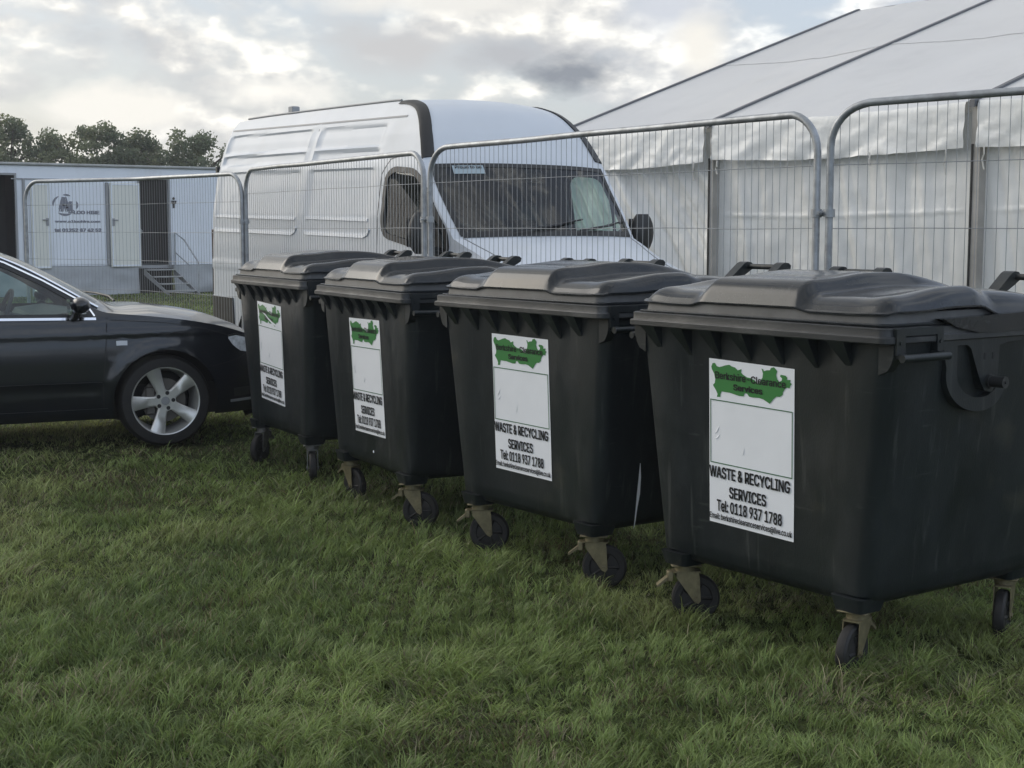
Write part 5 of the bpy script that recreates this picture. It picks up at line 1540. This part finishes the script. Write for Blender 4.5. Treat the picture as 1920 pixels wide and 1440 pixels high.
# low dense hedge between and behind the trees
def hedge():
    r = np.random.default_rng(55); V = []; COLS = []
    for k in range(900):
        x = -62 + 92 * r.random(); y = 62.5 + 2.2 * r.random(); zt = 3.9 + .55 * mnoise.noise((x * .5, 0, 0)) + .3 * mnoise.noise((x * 1.7, 3, 0)); c = np.array((x, y, zt * (r.random() ** .6))); s = .45 + .4 * r.random(); tn = r.random(); n = 90
        p = r.normal(0, 1, (n, 3)); p /= np.linalg.norm(p, axis=1)[:, None]; p *= (r.random(n) ** .5)[:, None] * s; p += c
        d1 = r.normal(0, 1, (n, 3)); d1 /= np.linalg.norm(d1, axis=1)[:, None]; d2 = np.cross(d1, r.normal(0, 1, (n, 3))); d2 /= np.linalg.norm(d2, axis=1)[:, None]
        l = .20 * (.6 + .8 * r.random(n))[:, None]
        V.append(np.stack([p - d1 * l * .5, p + d2 * l * .3, p + d1 * l * .5, p - d2 * l * .3], 1).reshape(-1, 3))
        COLS.append(np.repeat(np.array((.125, .14, .092))[None] * (.65 + .5 * tn + .35 * r.random((n, 1))), 4, 0))
    V = np.concatenate(V); COLS = np.concatenate(COLS)
    me = raw_mesh('hedge', V, np.arange(len(V)).reshape(-1, 4), None, COLS); me.materials.append(MAT['foliage'])
    o = link('hedgerow', me); tag(o, 'dark continuous hedgerow along the far edge of the field', 'hedge', kind='stuff')
hedge()

# ================================================================== GRASS
def nz2(X, Y, s, seed):
    """smooth value noise on arrays"""
    r = np.random.default_rng(seed); G = r.random((256, 256)).astype(np.float32)
    x = X * s + 1000.3; y = Y * s + 1000.7; xi = np.floor(x).astype(int); yi = np.floor(y).astype(int); fx = x - xi; fy = y - yi
    fx = fx * fx * (3 - 2 * fx); fy = fy * fy * (3 - 2 * fy)
    g = lambda a, b: G[a % 256, b % 256]
    return (g(xi, yi) * (1 - fx) + g(xi + 1, yi) * fx) * (1 - fy) + (g(xi, yi + 1) * (1 - fx) + g(xi + 1, yi + 1) * fx) * fy
def fbm(X, Y, s, seed): return (nz2(X, Y, s, seed) + .5 * nz2(X, Y, s * 2.1, seed + 1) + .25 * nz2(X, Y, s * 4.3, seed + 2)) / 1.75
def grass():
    r = np.random.default_rng(11)
    half = 960 / F_PX
    bands = [(2.9, 4.6, 24000, .5), (4.6, 6.2, 15000, .6), (6.2, 8.5, 8000, .7), (8.5, 12, 3000, 1.0), (12, 19, 1000, 1.2), (19, 36, 260, 1.6)]
    PX = []; PY = []; SC = []
    for y0, y1, dens, mar in bands:
        w0, w1 = half * y0 + mar, half * y1 + mar; A = (w0 + w1) * (y1 - y0); n = int(A * dens)
        y = y0 + (y1 - y0) * r.random(n); x = (r.random(n) * 2 - 1) * (half * y + mar)
        PX.append(x); PY.append(y); SC.append(np.full(n, max(1.0, (y0 + y1) / 2 / 6.0)))
    # thinner cover beside and in front of the view
    for y0, y1, dens, mar in [(1.0, 2.9, 0, -99)] + bands:
        d2 = max(260, min(4200, dens * .28)) if y0 > 2 else 3600; w0 = (half * y0 + mar) if mar > 0 else 0.0; A = 2 * 3.6 * (y1 - y0); n = int(A * d2)
        y = y0 + (y1 - y0) * r.random(n); base_ = np.maximum(0, half * y + mar) if mar > 0 else np.zeros(n)
        x = np.where(r.random(n) < .5, -1, 1) * (base_ + 3.6 * r.random(n)); PX.append(x); PY.append(y); SC.append(np.full(n, max(2.0, (y0 + y1) / 2 / 6.0 * 1.7)))
    X = np.concatenate(PX); Y = np.concatenate(PY); S = np.concatenate(SC)
    # tufts: pull blades towards clump centres
    cell = .085; gx = np.floor(X / cell); gy = np.floor(Y / cell)
    hsh = lambda a, b, k: np.modf(np.abs(np.sin(a * 127.1 + b * 311.7 + k * 74.7) * 43758.5453))[0]
    cx = (gx + .2 + .6 * hsh(gx, gy, 1)) * cell; cy = (gy + .2 + .6 * hsh(gx, gy, 2)) * cell
    pull = .45 * r.random(len(X)); X = X + (cx - X) * pull; Y = Y + (cy - Y) * pull
    tuft = hsh(gx, gy, 3)
    patch = fbm(X, Y, .9, 3); patch2 = fbm(X, Y, 2.6, 9); dry = fbm(X, Y, 1.5, 21); bare = fbm(X, Y, 2.2, 33)
    keep = (bare < .66 + .2 * r.random(len(X)))
    # nothing grows through the tyres
    tx, ty = CB.x, CB.y + .05
    keep &= ~((np.abs(X - tx) < .24) & (np.abs(Y - ty - .02) < .13))
    X, Y, S, tuft, patch, patch2, dry = [a[keep] for a in (X, Y, S, tuft, patch, patch2, dry)]
    n = len(X)
    lush = np.clip((patch2 - .34) * 3.2, 0, 1); lush = lush * lush * (3 - 2 * lush)
    hgt = (.024 + .044 * r.random(n) ** 1.3) * (.46 + .62 * lush + .36 * tuft) * (.75 + .5 * patch)
    # taller around the casters where the mower does not reach
    near_bin = np.zeros(n)
    for bx_, by_, *_ in BINS: near_bin = np.maximum(near_bin, .25 * np.exp(-(((X - bx_ - .2) / 1.0) ** 2 + ((Y - by_ - .1) / .9) ** 2)))
    for bx_, by_, a_, *_ in BINS:
        for sx_ in (-.455, .455):
            for sy_ in (.145, 1.015):
                wx_ = bx_ + sx_ * math.cos(a_) - sy_ * math.sin(a_); wy_ = by_ + sx_ * math.sin(a_) + sy_ * math.cos(a_)
                near_bin = np.maximum(near_bin, 1.3 * np.exp(-(((X - wx_) / .20) ** 2 + ((Y - wy_) / .20) ** 2)))
    hgt *= 1 + .22 * near_bin
    hgt *= np.where(Y > 9, .8, 1.0)
    long_ = r.random(n) < .04; hgt = np.where(long_, hgt * 1.55, hgt)
    wid = (.0012 + .0016 * r.random(n)) * S ** .9
    lean_a = 2 * np.pi * (.9 * fbm(X, Y, 1.7, 41) + .7 * tuft) + r.normal(0, 1.25, n); lean = (.35 + .75 * r.random(n)) * hgt * (1 + .5 * (patch > .55))
    fa = r.random(n) * 2 * np.pi
    Z = .065 * np.exp(-(((X + 4.2) / 2.6) ** 2 + ((Y - 10.4) / 1.4) ** 2)) + .10 * np.exp(-(((X + .9) / 2.4) ** 2 + ((Y - 13.4) / 2.2) ** 2)) - .008
    dx, dy = np.cos(lean_a) * lean, np.sin(lean_a) * lean; wx, wy = np.cos(fa) * wid, np.sin(fa) * wid
    def P(f, h, k): return np.stack([X + dx * f + wx * k, Y + dy * f + wy * k, Z + hgt * h], 1)
    V = np.stack([P(0, 0, 1), P(0, 0, -1), P(.22, .5, -.85), P(.22, .5, .85), P(.58, .82, .55), P(.58, .82, -.55), P(1.05, .96 + .0, 0)], 1)
    base = np.arange(n)[:, None] * 7
    F4 = np.concatenate([base + np.array([[0, 1, 2, 3]]), base + np.array([[3, 2, 5, 4]])]); F3 = base + np.array([[4, 5, 6]])
    g1 = np.array((.125, .180, .064)); g2 = np.array((.300, .385, .115)); g3 = np.array((.405, .430, .175)); straw = np.array((.36, .32, .20)); brown = np.array((.15, .12, .07))
    a = np.clip(.25 + .9 * (patch - .35) + .35 * (r.random(n) - .3), 0, 1)[:, None]; C = g1 * (1 - a) + g2 * a
    b = np.clip((fbm(X, Y, .7, 61) - .5) * 3, 0, 1)[:, None] * .7; C = C * (1 - b) + g3 * b
    isd = (r.random(n) < .04 + .34 * np.clip((dry - .58) * 3.5, 0, 1)); C[isd] = straw * (.45 + .6 * r.random(isd.sum()))[:, None]
    isb = (r.random(n) < .03 + .4 * np.clip((fbm(X, Y, 1.9, 77) - .6) * 5, 0, 1)); C[isb] = brown * (.6 + .7 * r.random(isb.sum()))[:, None]
    C *= (.62 + .62 * r.random(n))[:, None] * (.70 + .5 * tuft)[:, None]
    me = raw_mesh('grass', V.reshape(-1, 3), F4, F3, np.repeat(C, 7, 0)); me.materials.append(MAT['grass_blade'])
    me.polygons.foreach_set('use_smooth', np.ones(len(me.polygons), bool))
    o = link('grass', me); tag(o, 'green tufted field grass with straw coloured patches', 'grass', kind='stuff')
    print('blades', n)
m = bpy.data.materials.new('grass_blade'); m.use_nodes = True; t = m.node_tree; b = t.nodes['Principled BSDF']; o = [n for n in t.nodes if n.type == 'OUTPUT_MATERIAL'][0]
b.inputs['Roughness'].default_value = .5; b.inputs['Specular IOR Level'].default_value = .35
a = t.nodes.new('ShaderNodeAttribute'); a.attribute_name = 'Col'; t.links.new(a.outputs['Color'], b.inputs['Base Color'])
tl = t.nodes.new('ShaderNodeBsdfTranslucent'); t.links.new(a.outputs['Color'], tl.inputs[0])
mx = t.nodes.new('ShaderNodeMixShader'); mx.inputs[0].default_value = .35
t.links.new(b.outputs[0], mx.inputs[1]); t.links.new(tl.outputs[0], mx.inputs[2]); t.links.new(mx.outputs[0], o.inputs[0]); MAT['grass_blade'] = m
grass()

# ================================================================== AIR
mb = MB(); mb.box((-640, -320, -1.2), (640, 640, 7.4))
hz = bpy.data.materials.new('haze'); hz.use_nodes = True; t = hz.node_tree; t.nodes.clear()
o_ = t.nodes.new('ShaderNodeOutputMaterial'); v_ = t.nodes.new('ShaderNodeVolumePrincipled')
v_.inputs['Color'].default_value = (.93, .95, 1.0, 1); v_.inputs['Density'].default_value = .0011; v_.inputs['Anisotropy'].default_value = .2
t.links.new(v_.outputs[0], o_.inputs['Volume']); MAT['haze'] = hz
tag(mb.build('haze', 'haze', smooth=0), 'thin pale haze lying over the whole field', 'haze', kind='stuff')
